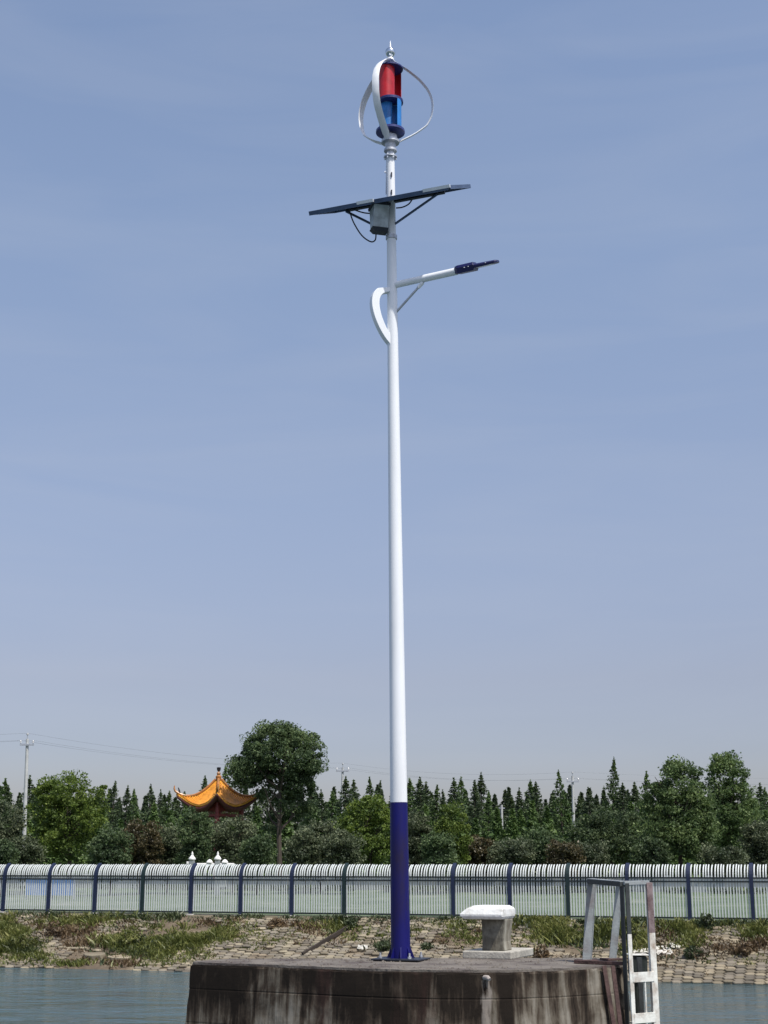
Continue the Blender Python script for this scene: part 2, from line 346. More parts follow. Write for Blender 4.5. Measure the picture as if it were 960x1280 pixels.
def mat_water():
    m = bpy.data.materials.new('river_water'); m.use_nodes = True
    nt = m.node_tree; b = nt.nodes['Principled BSDF']; L = nt.links; N = nt.nodes.new
    tc = N('ShaderNodeTexCoord')
    def nz(sc, st, det, rot=0.0):
        mp = N('ShaderNodeMapping'); mp.inputs['Scale'].default_value = st; mp.inputs['Rotation'].default_value = (0, 0, rot)
        L.new(tc.outputs['Object'], mp.inputs[0])
        n = N('ShaderNodeTexNoise'); n.inputs['Scale'].default_value = sc; n.inputs['Detail'].default_value = det; n.inputs['Distortion'].default_value = 0.6
        L.new(mp.outputs[0], n.inputs['Vector']); return n
    a = nz(0.55, (0.45, 1, 1), 4, 0.12); c = nz(3.0, (0.5, 1, 1), 5, -0.1)
    ma = N('ShaderNodeMath'); ma.operation = 'MULTIPLY_ADD'; ma.inputs[1].default_value = 0.32
    L.new(c.outputs[0], ma.inputs[0]); L.new(a.outputs[0], ma.inputs[2])
    bp = N('ShaderNodeBump'); bp.inputs['Strength'].default_value = 1.0; bp.inputs['Distance'].default_value = 0.6
    lg = nz(0.07, (0.4, 1, 1), 3, 0.2); mrl = N('ShaderNodeMapRange'); mrl.inputs['From Min'].default_value = 0.35; mrl.inputs['From Max'].default_value = 0.65; mrl.inputs['To Min'].default_value = 0.45; mrl.inputs['To Max'].default_value = 1.0; L.new(lg.outputs[0], mrl.inputs[0]); L.new(mrl.outputs[0], bp.inputs['Strength'])
    L.new(ma.outputs[0], bp.inputs['Height']); L.new(bp.outputs[0], b.inputs['Normal'])
    b.inputs['Base Color'].default_value = (0.055, 0.090, 0.098, 1); b.inputs['Roughness'].default_value = 0.10; b.inputs['IOR'].default_value = 1.33
    return m
M['water'] = mat_water()

# ------------------------------------------------------------------ fence line and the land frame
FL = gp(5, 1140, 1.85); FR = gp(945, 1152, 1.85)
E = (FR - FL); E.z = 0; FLEN = E.length; E.normalize()
NI = Vector((-E.y, E.x, 0))                    # inland
def land(u, w, z): return Vector((FL.x, FL.y, 0)) + E * u + NI * w + Vector((0, 0, z))
def uw(p): d = Vector((p.x - FL.x, p.y - FL.y, 0)); return d.dot(E), d.dot(NI)
tl = uw(gp(0, 1209, 0)); tr = uw(gp(960, 1231, 0))
def toe(u):
    t = (u - tl[0]) / (tr[0] - tl[0]); t = max(-0.35, min(1.25, t))
    return tl[1] + (tr[1] - tl[1]) * t
TOPW, TOPZ = -0.45, 1.80                       # upper edge of the bank, just outside the fence
def bank_pt(u, t, lift=0.0):                   # t: 0 water line, 1 upper edge
    w0 = toe(u); w = w0 + (TOPW - w0) * t
    sag = -0.10 * math.sin(math.pi * max(0, min(1, t)))
    n = mnoise.noise(Vector((u * 0.35, w * 0.6, 3.1))) * 0.05
    return land(u, w, TOPZ * t + sag + n + lift)

# ------------------------------------------------------------------ setting: ground, bank, water
def build_ground():
    us = [-3000, -800, -200, -60, -30] + [-16 + i * 0.8 for i in range(0, 84)] + [70, 100, 300, 900, 3000]
    ts = [-1.2, -0.6, -0.25, -0.1, 0, 0.12, 0.24, 0.36, 0.48, 0.6, 0.72, 0.84, 0.94, 1.0]
    inland = [(0.0, 1.85), (1.5, 1.86), (8, 1.93), (18, 2.08), (30, 2.25), (36, 2.5), (60, 2.7), (120, 2.8), (400, 2.9), (1200, 3.0), (4500, 3.0)]
    vs = []; cols = []
    for u in us:
        for t in ts:
            if t < 0:
                w0 = toe(u); w = w0 + (TOPW - w0) * t; vs.append(land(u, w, t * 1.6)); cols.append(0)
            else:
                vs.append(bank_pt(u, t)); cols.append(0)
        for w, z in inland:
            vs.append(land(u, w, z + (mnoise.noise(Vector((u * 0.1, w * 0.1, 0))) * 0.06 if 1 < w < 200 else 0))); cols.append(1.0 if w > 1 else 0.35)
    n = len(ts) + len(inland)
    fs = [(i * n + j, (i + 1) * n + j, (i + 1) * n + j + 1, i * n + j + 1) for i in range(len(us) - 1) for j in range(n - 1)]
    o = mesh_obj('ground', vs, fs, M['ground'], smooth=True)
    a = o.data.attributes.new('lawn', 'FLOAT', 'POINT'); a.data.foreach_set('value', cols)
    return kind(o, 'structure')
ground = build_ground()
def build_water():
    o = mesh_obj('water', [(-3000, -3000, 0), (3000, -3000, 0), (3000, 1500, 0), (-3000, 1500, 0)], [(0, 1, 2, 3)], M['water'])
    return kind(o, 'structure')
water = build_water()
bed = mesh_obj('riverbed', [(-3000, -3000, -2.2), (3000, -3000, -2.2), (3000, 1500, -2.2), (-3000, 1500, -2.2)], [(0, 1, 2, 3)], M['ground']); kind(bed, 'structure')

# ---- interlocking concrete blocks on the bank
def block_mesh(name, seed):
    rnd = random.Random(seed); w, h, th = 0.205, 0.082, 0.070
    out = [(-w, 0.012), (-w * 0.55, -h), (w * 0.45, -h * 0.9), (w, -0.01), (w * 0.55, h), (-w * 0.45, h * 0.9)]
    out = [(x + rnd.uniform(-.008, .008), y + rnd.uniform(-.006, .006)) for x, y in out]
    vs = [(x, y, -0.03) for x, y in out] + [(x, y, th * 0.72) for x, y in out] + [(x * 0.86, y * 0.82, th) for x, y in out]
    fs = [tuple(range(12, 18))]
    for r in (0, 6):
        for k in range(6): fs.append((r + k, r + (k + 1) % 6, r + 6 + (k + 1) % 6, r + 6 + k))
    return vs, fs
def build_blocks():
    rnd = random.Random(4)
    variants = []
    for i in range(6):
        vs, fs = block_mesh('paving_block', i)
        me = bpy.data.meshes.new('paving_block'); me.from_pydata(vs, [], fs); me.materials.append(M['block'] if i % 2 else M['blockgrey']); me.update()
        variants.append((me, vs, fs))
    px, pw = 0.335, 0.186
    cells = []
    for k in range(-14, 130):
        u = k * px
        w0 = toe(u); L = math.hypot(TOPW - w0, TOPZ); nrow = int(L / pw)
        for j in range(-1, nrow):
            t = (j + 0.5 + (0.5 if k % 2 else 0)) * pw / L
            if t < -0.02 or t > 0.97: continue
            if rnd.random() < 0.035: continue
            # buried under soil and growth on the upper left of the bank
            cover = mnoise.noise(Vector((u * 0.28, t * 2.2, 7.7))) + t * 0.55 - (u / 32) * 0.25
            if cover > (0.30 if u < 9 else 0.46 if u < 17 else 0.56): continue
            if u < 10 and t < 0.35 and mnoise.noise(Vector((u * 0.5, t, 1.3))) > -0.05: continue
            p = bank_pt(u, t); a = bank_pt(u + 0.2, t) - bank_pt(u - 0.2, t); b = bank_pt(u, t + 0.04) - bank_pt(u, t - 0.04)
            a.normalize(); nz = a.cross(b).normalized(); b = nz.cross(a)
            m = Matrix((a, b, nz)).transposed().to_4x4()
            m = m @ Matrix.Rotation(R(rnd.uniform(1, 8)), 4, 'X') @ Matrix.Rotation(R(rnd.uniform(-3, 3)), 4, 'Y') @ Matrix.Rotation(R(rnd.uniform(-3, 3)), 4, 'Z')
            m.translation = p + nz * rnd.uniform(-0.015, 0.03)
            # how large it shows: near the camera and inside the frame
            d = p.length; X = p.x / (p.y * cp + (p.z - CAM_Z) * sp) * F + 480
            hid = 232 < X < 790 and t < 0.42
            score = d + (400 if not (-5 < X < 965) else 0) + (90 if hid else 0) + t * 3
            cells.append((score, m, rnd.randrange(6)))
    cells.sort(key=lambda c: c[0])
    for sc, m, v in cells[:300]:
        o = bpy.data.objects.new('paving_block', variants[v][0]); COL.objects.link(o); o.matrix_world = m; o.parent = ground
    for mi in (0, 1):
        mb = MB()
        for sc, m, v in cells[300:]:
            if v % 2 != mi: continue
            mb.add([m @ Vector(p) for p in variants[v][1]], variants[v][2])
        kind(mb.build('far_paving_blocks', M['block'] if mi else M['blockgrey'], ground), 'stuff')
build_blocks()

# ------------------------------------------------------------------ foliage tools (numpy)
def leaves(name, P, size, mat, parent, seed=0, flat=0.0, aspect=0.55, nrm=None):
    """one small leaf-shaped face at each point of P"""
    rg = np.random.default_rng(seed); n = len(P)
    d = rg.normal(size=(n, 3)); d[:, 2] *= (1 - flat)
    d /= np.linalg.norm(d, axis=1)[:, None]
    e = rg.normal(size=(n, 3))
    if nrm is not None:                       # faces look roughly outward
        nn = nrm + rg.normal(size=(n, 3)) * 0.55; nn /= np.linalg.norm(nn, axis=1)[:, None]
        d = np.cross(nn, e); d /= np.linalg.norm(d, axis=1)[:, None]; s = np.cross(nn, d)
    else:
        s = np.cross(d, e); s /= np.linalg.norm(s, axis=1)[:, None]
    L = size * (0.5 + rg.uniform(0, 1, n) ** 2 * 1.3)[:, None]
    a = P - d * L * 0.5; c = P + d * L * 0.5; b = P + s * L * aspect * 0.5 + d * L * 0.05; e2 = P - s * L * aspect * 0.5
    V = np.stack([a, b, c, e2], 1).reshape(-1, 3)
    me = bpy.data.meshes.new(name)
    me.vertices.add(4 * n); me.vertices.foreach_set('co', V.ravel())
    me.loops.add(4 * n); me.loops.foreach_set('vertex_index', np.arange(4 * n, dtype=np.int32))
    me.polygons.add(n); me.polygons.foreach_set('loop_start', np.arange(0, 4 * n, 4, dtype=np.int32))
    me.polygons.foreach_set('loop_total', np.full(n, 4, dtype=np.int32))
    me.materials.append(mat); me.update(calc_edges=True)
    o = bpy.data.objects.new(name, me); COL.objects.link(o)
    if parent: o.parent = parent
    return o
def crown_points(blobs, n_clump, per, seed, clump=0.38):
    """clumps spread over the outside of several blobs (cx,cy,cz,rx,ry,rz); returns points and outward normals"""
    rg = np.random.default_rng(seed); P = []; Nn = []
    vol = np.array([b[3] * b[4] + b[4] * b[5] for b in blobs]); vol = vol / vol.sum()
    for b, v in zip(blobs, vol):
        k = max(3, int(n_clump * v))
        d = rg.normal(size=(k, 3)); d /= np.linalg.norm(d, axis=1)[:, None]
        rr = rg.uniform(0.45, 1.0, k) ** 0.5
        rr *= 1 + rg.normal(size=k) * 0.07
        C = np.array(b[:3]) + d * rr[:, None] * np.array(b[3:])
        for c in C:
            cr = clump * (0.45 + 1.25 * rg.uniform() ** 1.6)
            m = int(per * rg.uniform(0.6, 1.3))
            q = rg.normal(size=(m, 3)); q /= np.linalg.norm(q, axis=1)[:, None]
            r2 = rg.uniform(0.2, 1, m) ** 0.4
            q2 = q * r2[:, None] * cr * np.array([1.15, 1.15, 0.72])
            P.append(c + q2); Nn.append(q + np.array([0, 0, 0.35]))
    return np.concatenate(P), np.concatenate(Nn)
def limbs(mb, base, top, r0, rnd, nb, spread, rise):
    """trunk and main limbs"""
    pts = []; n = 6
    for i in range(n + 1):
        t = i / n; pts.append(base.lerp(top, t) + Vector((rnd.uniform(-1, 1), rnd.uniform(-1, 1), 0)) * 0.06 * (0 < i))
    mb.tube(pts, [r0 * (1 - 0.6 * i / n) for i in range(n + 1)], 8)
    for k in range(nb):
        t = rnd.uniform(0.42, 0.98); p = base.lerp(top, t); a = k * 2.4 + rnd.uniform(-.4, .4)
        q = p + Vector((math.cos(a) * spread * rnd.uniform(.6, 1), math.sin(a) * spread * rnd.uniform(.6, 1), rise * rnd.uniform(.6, 1.1)))
        mid = p.lerp(q, 0.5) + Vector((0, 0, -0.12 * rise)); rr = r0 * 0.42
        mb.tube([p, mid, q], [rr, rr * 0.7, rr * 0.2], 6)
        for _ in range(2):
            s = p.lerp(q, rnd.uniform(.45, .8)); e = s + Vector((rnd.uniform(-1, 1), rnd.uniform(-1, 1), rnd.uniform(.3, 1))) * spread * 0.4
            mb.tube([s, e], [rr * 0.4, rr * 0.1], 5)

def ground_z(Y):    # height of the inland ground near the middle of the picture
    return 2.25 if Y < 92 else 2.6

def broadleaf(name, px, Y, blobs_px, label, cat, group, mat, seed, n_clump=110, per=60, leaf=0.20, clump=0.45, trunk=0.16, base_py=None, fork_py=None):
    """blobs_px: crown lobes as (px, py, half width px, half height px, depth offset)"""
    rnd = random.Random(seed)
    root_p = at(px, 1090, Y); gz = ground_z(Y) - 0.1
    root = empty(name, (root_p.x, Y, gz)); tag(root, label, cat, group)
    blobs = []
    for (bx, by, hw, hh, dy) in blobs_px:
        c = at(bx, by, Y + dy); s = (c - Vector((0, 0, CAM_Z))).length / F * 1.02
        blobs.append((c.x - root_p.x, dy, c.z - gz, hw * s, hw * s * 0.9, hh * s))
    P, Nn = crown_points(blobs, n_clump, int(per * 1.5), seed, clump); leaf *= 0.80
    P = P[P[:, 2] > 0.05 * 1] if len(P) else P
    Nn = Nn[:len(P)] if len(Nn) != len(P) else Nn
    leaves('crown', P, leaf, mat, root, seed)
    mb = MB(); zt = max(b[2] for b in blobs); cx = sum(b[0] for b in blobs) / len(blobs)
    limbs(mb, Vector((0, 0, 0)), Vector((cx * 0.7, 0, zt * 0.78)), trunk, rnd, 11, max(b[3] for b in blobs) * 0.8, zt * 0.25)
    mb.build('trunk', M['bark'], root, True)
    return root

# conifer variants (shared meshes)
def conifer_mesh(h, rad, seed, n, mat, ragged=0.25, low=0.06):
    rg = np.random.default_rng(seed); P = []
    nb = int(n / 26)
    for i in range(nb):
        t = (rg.uniform(0, 1)) ** 1.05 * (1 - low) + low            # 0 ground .. 1 tip
        a = rg.uniform(0, 2 * math.pi)
        prof = (1 - t) ** 0.95 * min(1, 0.62 + t * 2.2)
        lobe = 1 + 0.22 * math.sin(3 * a + seed + t * 9)
        L = rad * prof * lobe * rg.uniform(1 - ragged, 1 + ragged) + 0.05
        m = max(8, int(26 * (0.35 + prof)))
        s = rg.uniform(0.12, 1, m) ** 0.7
        rise = 0.30 * L
        x = np.cos(a) * s * L; y = np.sin(a) * s * L; z = t * h + rise * s - 0.10 * L * s ** 2
        jit = rg.normal(size=(m, 3)) * np.array([0.09, 0.09, 0.07]) * (1.35 - s[:, None] * 0.6) * (0.35 + 0.65 * min(1, (1 - t) * 3))
        P.append(np.stack([x, y, z], 1) + jit)
    P = np.concatenate(P); P[:, 2] = np.minimum(P[:, 2], h)
    tipz = rg.uniform(0.93, 1.03, 60) * h
    P = np.concatenate([P, np.stack([rg.normal(size=60) * .025, rg.normal(size=60) * .025, tipz], 1)])
    o = leaves('crown', P, 0.21, mat, None, seed, flat=0.3, aspect=0.42)
    me = o.data; bpy.data.objects.remove(o); return me
CON = [conifer_mesh(10, 2.6, 11 + i, 9500, M['leafpine'] if i % 3 else M['leafpine2'], ragged=0.22 + 0.06 * (i % 3)) for i in range(6)]
tb = MB(); tb.tube([(0, 0, 0), (0.03, 0, 5), (0, 0.02, 9.7)], [0.17, 0.11, 0.02], 7)
tob = tb.build('trunk', M['bark'], None, True); CTR = tob.data; bpy.data.objects.remove(tob)
def conifer(px, py, Y, label, group, i, wid=1.0, seed=0):
    p = at(px, py, Y); gz = ground_z(Y) - 0.1; h = p.z - gz; s = h / 10
    root = empty('conifer_tree', (p.x, Y, gz), rz=(seed * 1.7) % 6.28); tag(root, label, 'tree', group); root.rotation_euler[0] = R(math.sin(seed * 5.1) * 2.2); root.rotation_euler[1] = R(math.cos(seed * 3.3) * 2.2)
    for nm, me in (('crown', CON[i % 6]), ('trunk', CTR)):
        c = bpy.data.objects.new(nm, me); COL.objects.link(c); c.parent = root; c.scale = (s * wid, s * wid, s)
    return root

# ------------------------------------------------------------------ mooring platform
PZ = CAM_Z - 1.04
C = [gp(240, 1202.5, PZ), gp(613, 1216.5, PZ), gp(781, 1206, PZ)]
C += [gp(768, 1197.2, PZ), gp(290, 1198.6, PZ), gp(243, 1201.0, PZ)]
_k = [C[1].lerp(C[0], 0.42), C[1], C[1].lerp(C[2], 0.72)]      # the front corner is cast round
_arc = [(_k[0] * (1 - t) ** 2 + _k[1] * 2 * t * (1 - t) + _k[2] * t * t) for t in (0, 1 / 6, 2 / 6, .5, 4 / 6, 5 / 6, 1)]
C1C = _arc[3]
RING = [C[0]] + _arc + C[2:]
CEN = sum(C, Vector()) / len(C)
def build_platform():
    root = empty('mooring_platform', (CEN.x, CEN.y, 0)); tag(root, 'dark streaked concrete mooring platform in the water carrying the tall lamp', 'platform')
    inv = Vector((-CEN.x, -CEN.y, 0))
    def outline(z_top_off, batter):
        out = []
        n = len(RING)
        for i in range(n):
            a, b = RING[i], RING[(i + 1) % n]
            k = max(2, int((b - a).length / 0.06))
            for j in range(k):
                p = a.lerp(b, j / k)
                out.append((p, i, j / k))
        return out
    ring = outline(0, 0)
    def off(p, z, jit):
        d = (p - CEN); d.z = 0; L = d.length; d.normalize()
        bat = (PZ - z) * 0.085
        n = mnoise.noise(Vector((p.x * 2.3, p.y * 2.3, z * 2.0))) * jit + mnoise.noise(Vector((p.x * 9, p.y * 9, z * 7))) * jit * 0.5
        return Vector((p.x, p.y, z)) + d * (bat + n)
    # the wall is cast in lifts, each joint a recessed groove
    lifts = [(PZ - 0.024, PZ - 0.275), (PZ - 0.2775, PZ - 0.62), (PZ - 0.6225, PZ - 1.3), (PZ - 1.306, -0.8)]
    for li, (zt, zb) in enumerate(lifts):
        zs = [zt, zt - 0.012] + [zt - 0.02 - (zt - zb - 0.03) * k / 6 for k in range(7)] + [zb]
        vs = []; fs = []
        m = len(ring)
        for zi, z in enumerate(zs):
            ins = -0.004 if zi in (0, len(zs) - 1) else 0.0
            for p, i, t in ring:
                q = off(p, z, 0.018)
                d = (p - CEN).normalized(); q += d * ins
                if li == 0 and zi < 2: q.z += mnoise.noise(Vector((p.x * 11, p.y * 11, 0))) * 0.010; q += d * min(0, mnoise.noise(Vector((p.x * 14, p.y * 14, 2)))) * 0.05
                q += inv; vs.append(q)
        for a in range(len(zs) - 1):
            for b in range(m):
                fs.append((a * m + (b + 1) % m, a * m + b, (a + 1) * m + b, (a + 1) * m + (b + 1) % m))
        fs.append(tuple(range(m))[::-1][::-1]); fs.append(tuple(range((len(zs) - 1) * m, len(zs) * m))[::-1])
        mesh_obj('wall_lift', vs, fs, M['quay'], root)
    # top: a slightly uneven slab surface
    bm = bmesh.new()
    vsr = [bm.verts.new(off(p, PZ, 0.018) + (p - CEN).normalized() * -0.02 + inv + Vector((0, 0, -0.026))) for p, i, t in ring]
    f = bm.faces.new(vsr); ext = bmesh.ops.extrude_face_region(bm, geom=[f])
    for v in [g for g in ext['geom'] if isinstance(g, bmesh.types.BMVert)]:
        v.co.z += 0.026 + mnoise.noise(Vector((v.co.x * 8, v.co.y * 8, 5))) * 0.008
    bmesh.ops.recalc_face_normals(bm, faces=bm.faces)
    me = bpy.data.meshes.new('deck'); bm.to_mesh(me); bm.free(); me.materials.append(M['quaytop'])
    o = bpy.data.objects.new('deck', me); COL.objects.link(o); o.parent = root
    # loose grit on the deck
    rnd = random.Random(3); g = MB()
    for k in range(500):
        a, b = rnd.random(), rnd.random()
        p = C[0].lerp(C[2], a).lerp(C[4].lerp(C[3], a), b ** 0.8) if rnd.random() < .6 else C[0].lerp(C[1], a).lerp(C[1].lerp(C[2], b), rnd.random() * .8)
        p = p.lerp(CEN, 0.06); n_ = len(RING)
        if not all((RING[(i + 1) % n_].x - RING[i].x) * (p.y - RING[i].y) - (RING[(i + 1) % n_].y - RING[i].y) * (p.x - RING[i].x) > 0.03 * (RING[(i + 1) % n_] - RING[i]).length for i in range(n_)): continue
        q = p + inv; r = rnd.uniform(0.006, 0.022)
        ang = rnd.uniform(0, 3); ca, sa = math.cos(ang) * r, math.sin(ang) * r
        z = PZ + 0.001
        g.add([q + Vector((ca, sa, 0.0)) + Vector((0, 0, z - PZ)), q + Vector((-sa, ca, z - PZ)), q + Vector((-ca, -sa, z - PZ)), q + Vector((sa, -ca, z - PZ)), q + Vector((0, 0, z - PZ + r * 0.8))],
              [(0, 1, 4), (1, 2, 4), (2, 3, 4), (3, 0, 4)])
    kind(g.build('grit', M['quaytop'], root), 'stuff')
    # lime-crusted weep pipe at the corner and its crust running down
    c1 = C1C + inv; d = (C1C - CEN).normalized()
    mb = MB(); q = c1 + d * 0.02 + Vector((0.03, 0, -0.07))
    mb.tube([q - d * 0.05, q + d * 0.02, q + d * 0.05 + Vector((0, 0, -0.015))], [0.025, 0.026, 0.018], 12)
    mb.build('weep_pipe', M['lime'], root, True)
    # lime run below the pipe: a pale stain with its own ragged shape
    nt = M['quay'].node_tree; N = nt.nodes.new; L = nt.links; b = nt.nodes['Principled BSDF']
    src = b.inputs['Base Color'].links[0].from_socket
    tc = N('ShaderNodeTexCoord'); sx = N('ShaderNodeSeparateXYZ'); L.new(tc.outputs['Object'], sx.inputs[0])
    nz = N('ShaderNodeTexNoise'); nz.inputs['Scale'].default_value = 9; nz.inputs['Detail'].default_value = 5
    mp = N('ShaderNodeMapping'); mp.inputs['Scale'].default_value = (1, 1, 0.25); L.new(tc.outputs['Object'], mp.inputs[0]); L.new(mp.outputs[0], nz.inputs['Vector'])
    dx = N('ShaderNodeMath'); dx.operation = 'SUBTRACT'; dx.inputs[1].default_value = c1.x + 0.045; L.new(sx.outputs[0], dx.inputs[0])
    wob = N('ShaderNodeMath'); wob.operation = 'MULTIPLY_ADD'; wob.inputs[1].default_value = 0.30; wob.inputs[2].default_value = -0.15; L.new(nz.outputs[0], wob.inputs[0])
    ad = N('ShaderNodeMath'); L.new(dx.outputs[0], ad.inputs[0]); L.new(wob.outputs[0], ad.inputs[1])
    ab = N('ShaderNodeMath'); ab.operation = 'ABSOLUTE'; L.new(ad.outputs[0], ab.inputs[0])
    wd = N('ShaderNodeMapRange'); wd.inputs['From Min'].default_value = PZ - 0.1; wd.inputs['From Max'].default_value = PZ - 0.8; wd.inputs['To Min'].default_value = 0.03; wd.inputs['To Max'].default_value = 0.11; L.new(sx.outputs[2], wd.inputs[0])
    q_ = N('ShaderNodeMath'); q_.operation = 'DIVIDE'; L.new(ab.outputs[0], q_.inputs[0]); L.new(wd.outputs[0], q_.inputs[1])
    mk = N('ShaderNodeMapRange'); mk.inputs['From Min'].default_value = 0.4; mk.inputs['From Max'].default_value = 1.0; mk.inputs['To Min'].default_value = 0.50; mk.inputs['To Max'].default_value = 0.0; L.new(q_.outputs[0], mk.inputs[0])
    zt_ = N('ShaderNodeMath'); zt_.operation = 'LESS_THAN'; zt_.inputs[1].default_value = PZ - 0.07; L.new(sx.outputs[2], zt_.inputs[0])
    yf = N('ShaderNodeMath'); yf.operation = 'LESS_THAN'; yf.inputs[1].default_value = 0.0; L.new(sx.outputs[1], yf.inputs[0])
    m1 = N('ShaderNodeMath'); m1.operation = 'MULTIPLY'; L.new(mk.outputs[0], m1.inputs[0]); L.new(zt_.outputs[0], m1.inputs[1])
    m2 = N('ShaderNodeMath'); m2.operation = 'MULTIPLY'; L.new(m1.outputs[0], m2.inputs[0]); L.new(yf.outputs[0], m2.inputs[1])
    mx = N('ShaderNodeMix'); mx.data_type = 'RGBA'; L.new(m2.outputs[0], mx.inputs[0]); L.new(src, mx.inputs[6]); mx.inputs[7].default_value = (0.36, 0.32, 0.28, 1)
    L.new(mx.outputs[2], b.inputs['Base Color'])
    return root
platform = build_platform()

# ------------------------------------------------------------------ access ladder with handrails at the right corner
def build_ladder():
    Yn = 15.80
    a = at(778.5, 1104, Yn); b = at(809, 1103, Yn + 0.20)       # tops of the two stiles
    root = empty('access_ladder', (a.x, a.y, 0)); tag(root, 'chalky painted steel ladder with handrails on the right edge of the platform', 'ladder')
    o = Vector((a.x, a.y, 0)); A = a - o; B = b - o
    wdir = (B - A); wdir.z = 0; wdir.normalize(); ndir = Vector((wdir.y, -wdir.x, 0))
    def stile(T, w, lean, mats):
        # upper stained length, lower chalky length; an angle section: one flange faces out, one back
        zsplit = T.z - 0.52
        for (z0, z1, m) in ((T.z, zsplit, mats[0]), (zsplit, -0.6, mats[1])):
            mb = MB(); p0 = Vector((T.x, T.y, z0)); p1 = Vector((T.x + lean * (T.z - z1), T.y, z1))
            if z0 != T.z: p0 = Vector((T.x + lean * (T.z - z0), T.y, z0))
            mb.bar(p0 + ndir * 0.03, p1 + ndir * 0.03, w, 0.012, up=ndir)
            mb.build('stile', m, root, bevel=0.002)
    stile(A + wdir * 0.03, 0.055, 0.012, (M['darkrail'], M['railwhite']))
    mb = MB(); mb.bar(A + Vector((0, 0, 0)) - ndir * 0.02, Vector((A.x + 0.02, A.y, -0.6)) - ndir * 0.02, 0.055, 0.012, up=wdir); mb.build('stile_flange', M['darkrail'], root)
    stile(B, 0.085, 0.012, (M['stained'], M['railwhite']))
    mb = MB(); mb.bar(B + wdir * 0.043 - ndir * 0.02, Vector((B.x + 0.025, B.y, -0.6)) + wdir * 0.043 - ndir * 0.02, 0.10, 0.012, up=wdir); mb.build('stile_flange', M['railwhite'], root)
    # rungs: flat plates
    for py in (1221, 1272):
        z = at(800, py, Yn + 0.1).z
        mb = MB(); mb.bar(Vector((A.x, A.y, z)) + wdir * 0.05 + ndir * 0.043, Vector((B.x, B.y, z)) + ndir * 0.043, 0.10, 0.012, up=ndir)
        mb.bar(Vector((A.x, A.y, z - 0.044)) + wdir * 0.05 - ndir * 0.01, Vector((B.x, B.y, z - 0.044)) - ndir * 0.01, 0.012, 0.09, up=ndir)
        mb.build('rung', M['railwhite'], root, bevel=0.002)
    for k in range(3, 7):
        z = at(800, 1272, Yn + 0.1).z - (k - 2) * 0.46
        mb = MB(); mb.bar(Vector((A.x, A.y, z)) + wdir * 0.05 + ndir * 0.043, Vector((B.x, B.y, z)) + ndir * 0.043, 0.10, 0.012, up=ndir); mb.build('rung', M['railwhite'], root, bevel=0.002)
    # top bars
    Ab = at(737, 1100.5, Yn + 0.62) - o; Bb = at(772, 1103, Yn + 0.84) - o
    mb = MB(); mb.bar(A + Vector((0, 0, -0.01)), Ab + Vector((0, 0, -0.01)), 0.07, 0.05); mb.build('handrail', M['darkrail'], root, bevel=0.003)
    mb = MB(); mb.bar(A + Vector((0, 0, 0.018)), Ab + Vector((0, 0, 0.018)), 0.075, 0.008); mb.build('handrail_cap', M['railgrey'], root)
    mb = MB(); mb.bar(B, Bb, 0.06, 0.04); mb.build('handrail', M['railgrey'], root, bevel=0.003)
    mb = MB(); mb.bar(A + Vector((0, 0, 0.0)), B + Vector((0, 0, 0.0)), 0.06, 0.04); mb.build('top_bar', M['railgrey'], root, bevel=0.003)
    # inclined rear posts standing on the deck
    for T, pb, w in ((Ab, at(733, 1199, Yn + 0.66), 0.095), (Bb, at(765, 1197, Yn + 0.9), 0.075)):
        q = pb - o; q.z = PZ + 0.002
        mb = MB(); mb.bar(T + Vector((0.02, 0, 0)), q, w, 0.010, up=Vector((0.2, -1, 0)))
        mb.bar(T + Vector((0.02 + w / 2, 0.03, 0)), q + Vector((w / 2, 0.03, 0)), 0.010, 0.06, up=Vector((0.2, -1, 0)))
        mb.build('rear_post', M['railgrey'], root, bevel=0.002)
        mb = MB(); mb.box(q + Vector((0, 0, 0.012)), (0.22, 0.16, 0.022), 0.3); mb.build('foot_plate', M['rust'], root, bevel=0.003)
    # anchor channel along the deck edge, rusty brackets down the wall
    q0 = at(719, 1201, Yn + 0.4) - o; q1 = at(780, 1201, Yn + 0.1) - o; q0.z = q1.z = PZ + 0.02
    mb = MB(); mb.bar(q0, q1, 0.07, 0.035); mb.build('deck_channel', M['rust'], root, bevel=0.003)
    for x0, x1 in ((755, 768), (766, 776)):
        p0 = at(x0, 1207, Yn - 0.05) - o; p1 = at(x1, 1285, Yn - 0.10) - o
        mb = MB(); mb.bar(p0, p1, 0.045, 0.012, up=Vector((0.3, -1, 0))); mb.build('bracket', M['rust'], root)
    # second, inner stile pair: thin rod and rear flange
    p0 = at(806, 1226, Yn + 0.1) - o; p1 = Vector((p0.x + 0.01, p0.y, -0.5))
    mb = MB(); mb.tube([p0, p1], 0.011, 8); mb.build('guide_rod', M['railwhite'], root, True)
    p0 = at(799, 1197, Yn + 0.55) - o; p1 = Vector((p0.x + 0.01, p0.y, -0.5))
    mb = MB(); mb.bar(p0, p1, 0.05, 0.05, up=Vector((0, 1, 0))); mb.build('rear_stile', M['darkrail'], root)
    return root
ladder = build_ladder()
# dark mooring drum behind the ladder
def build_fender():
    p = at(797, 1207, 16.75)
    root = empty('rubber_fender', (p.x, p.y, 0)); tag(root, 'black rubber fender hanging behind the ladder at the platform corner', 'fender')
    mb = MB(); mb.box((0, 0, p.z), (0.20, 0.16, 0.22)); mb.box((0, 0.03, p.z - 0.5), (0.10, 0.10, 0.8)); mb.build('cushion', M['rubber'], root, bevel=0.03)
    mb = MB(); mb.box((0, -0.01, p.z + 0.118), (0.22, 0.18, 0.015)); mb.build('steel_cap', M['railwhite'], root, bevel=0.004)
build_fender()

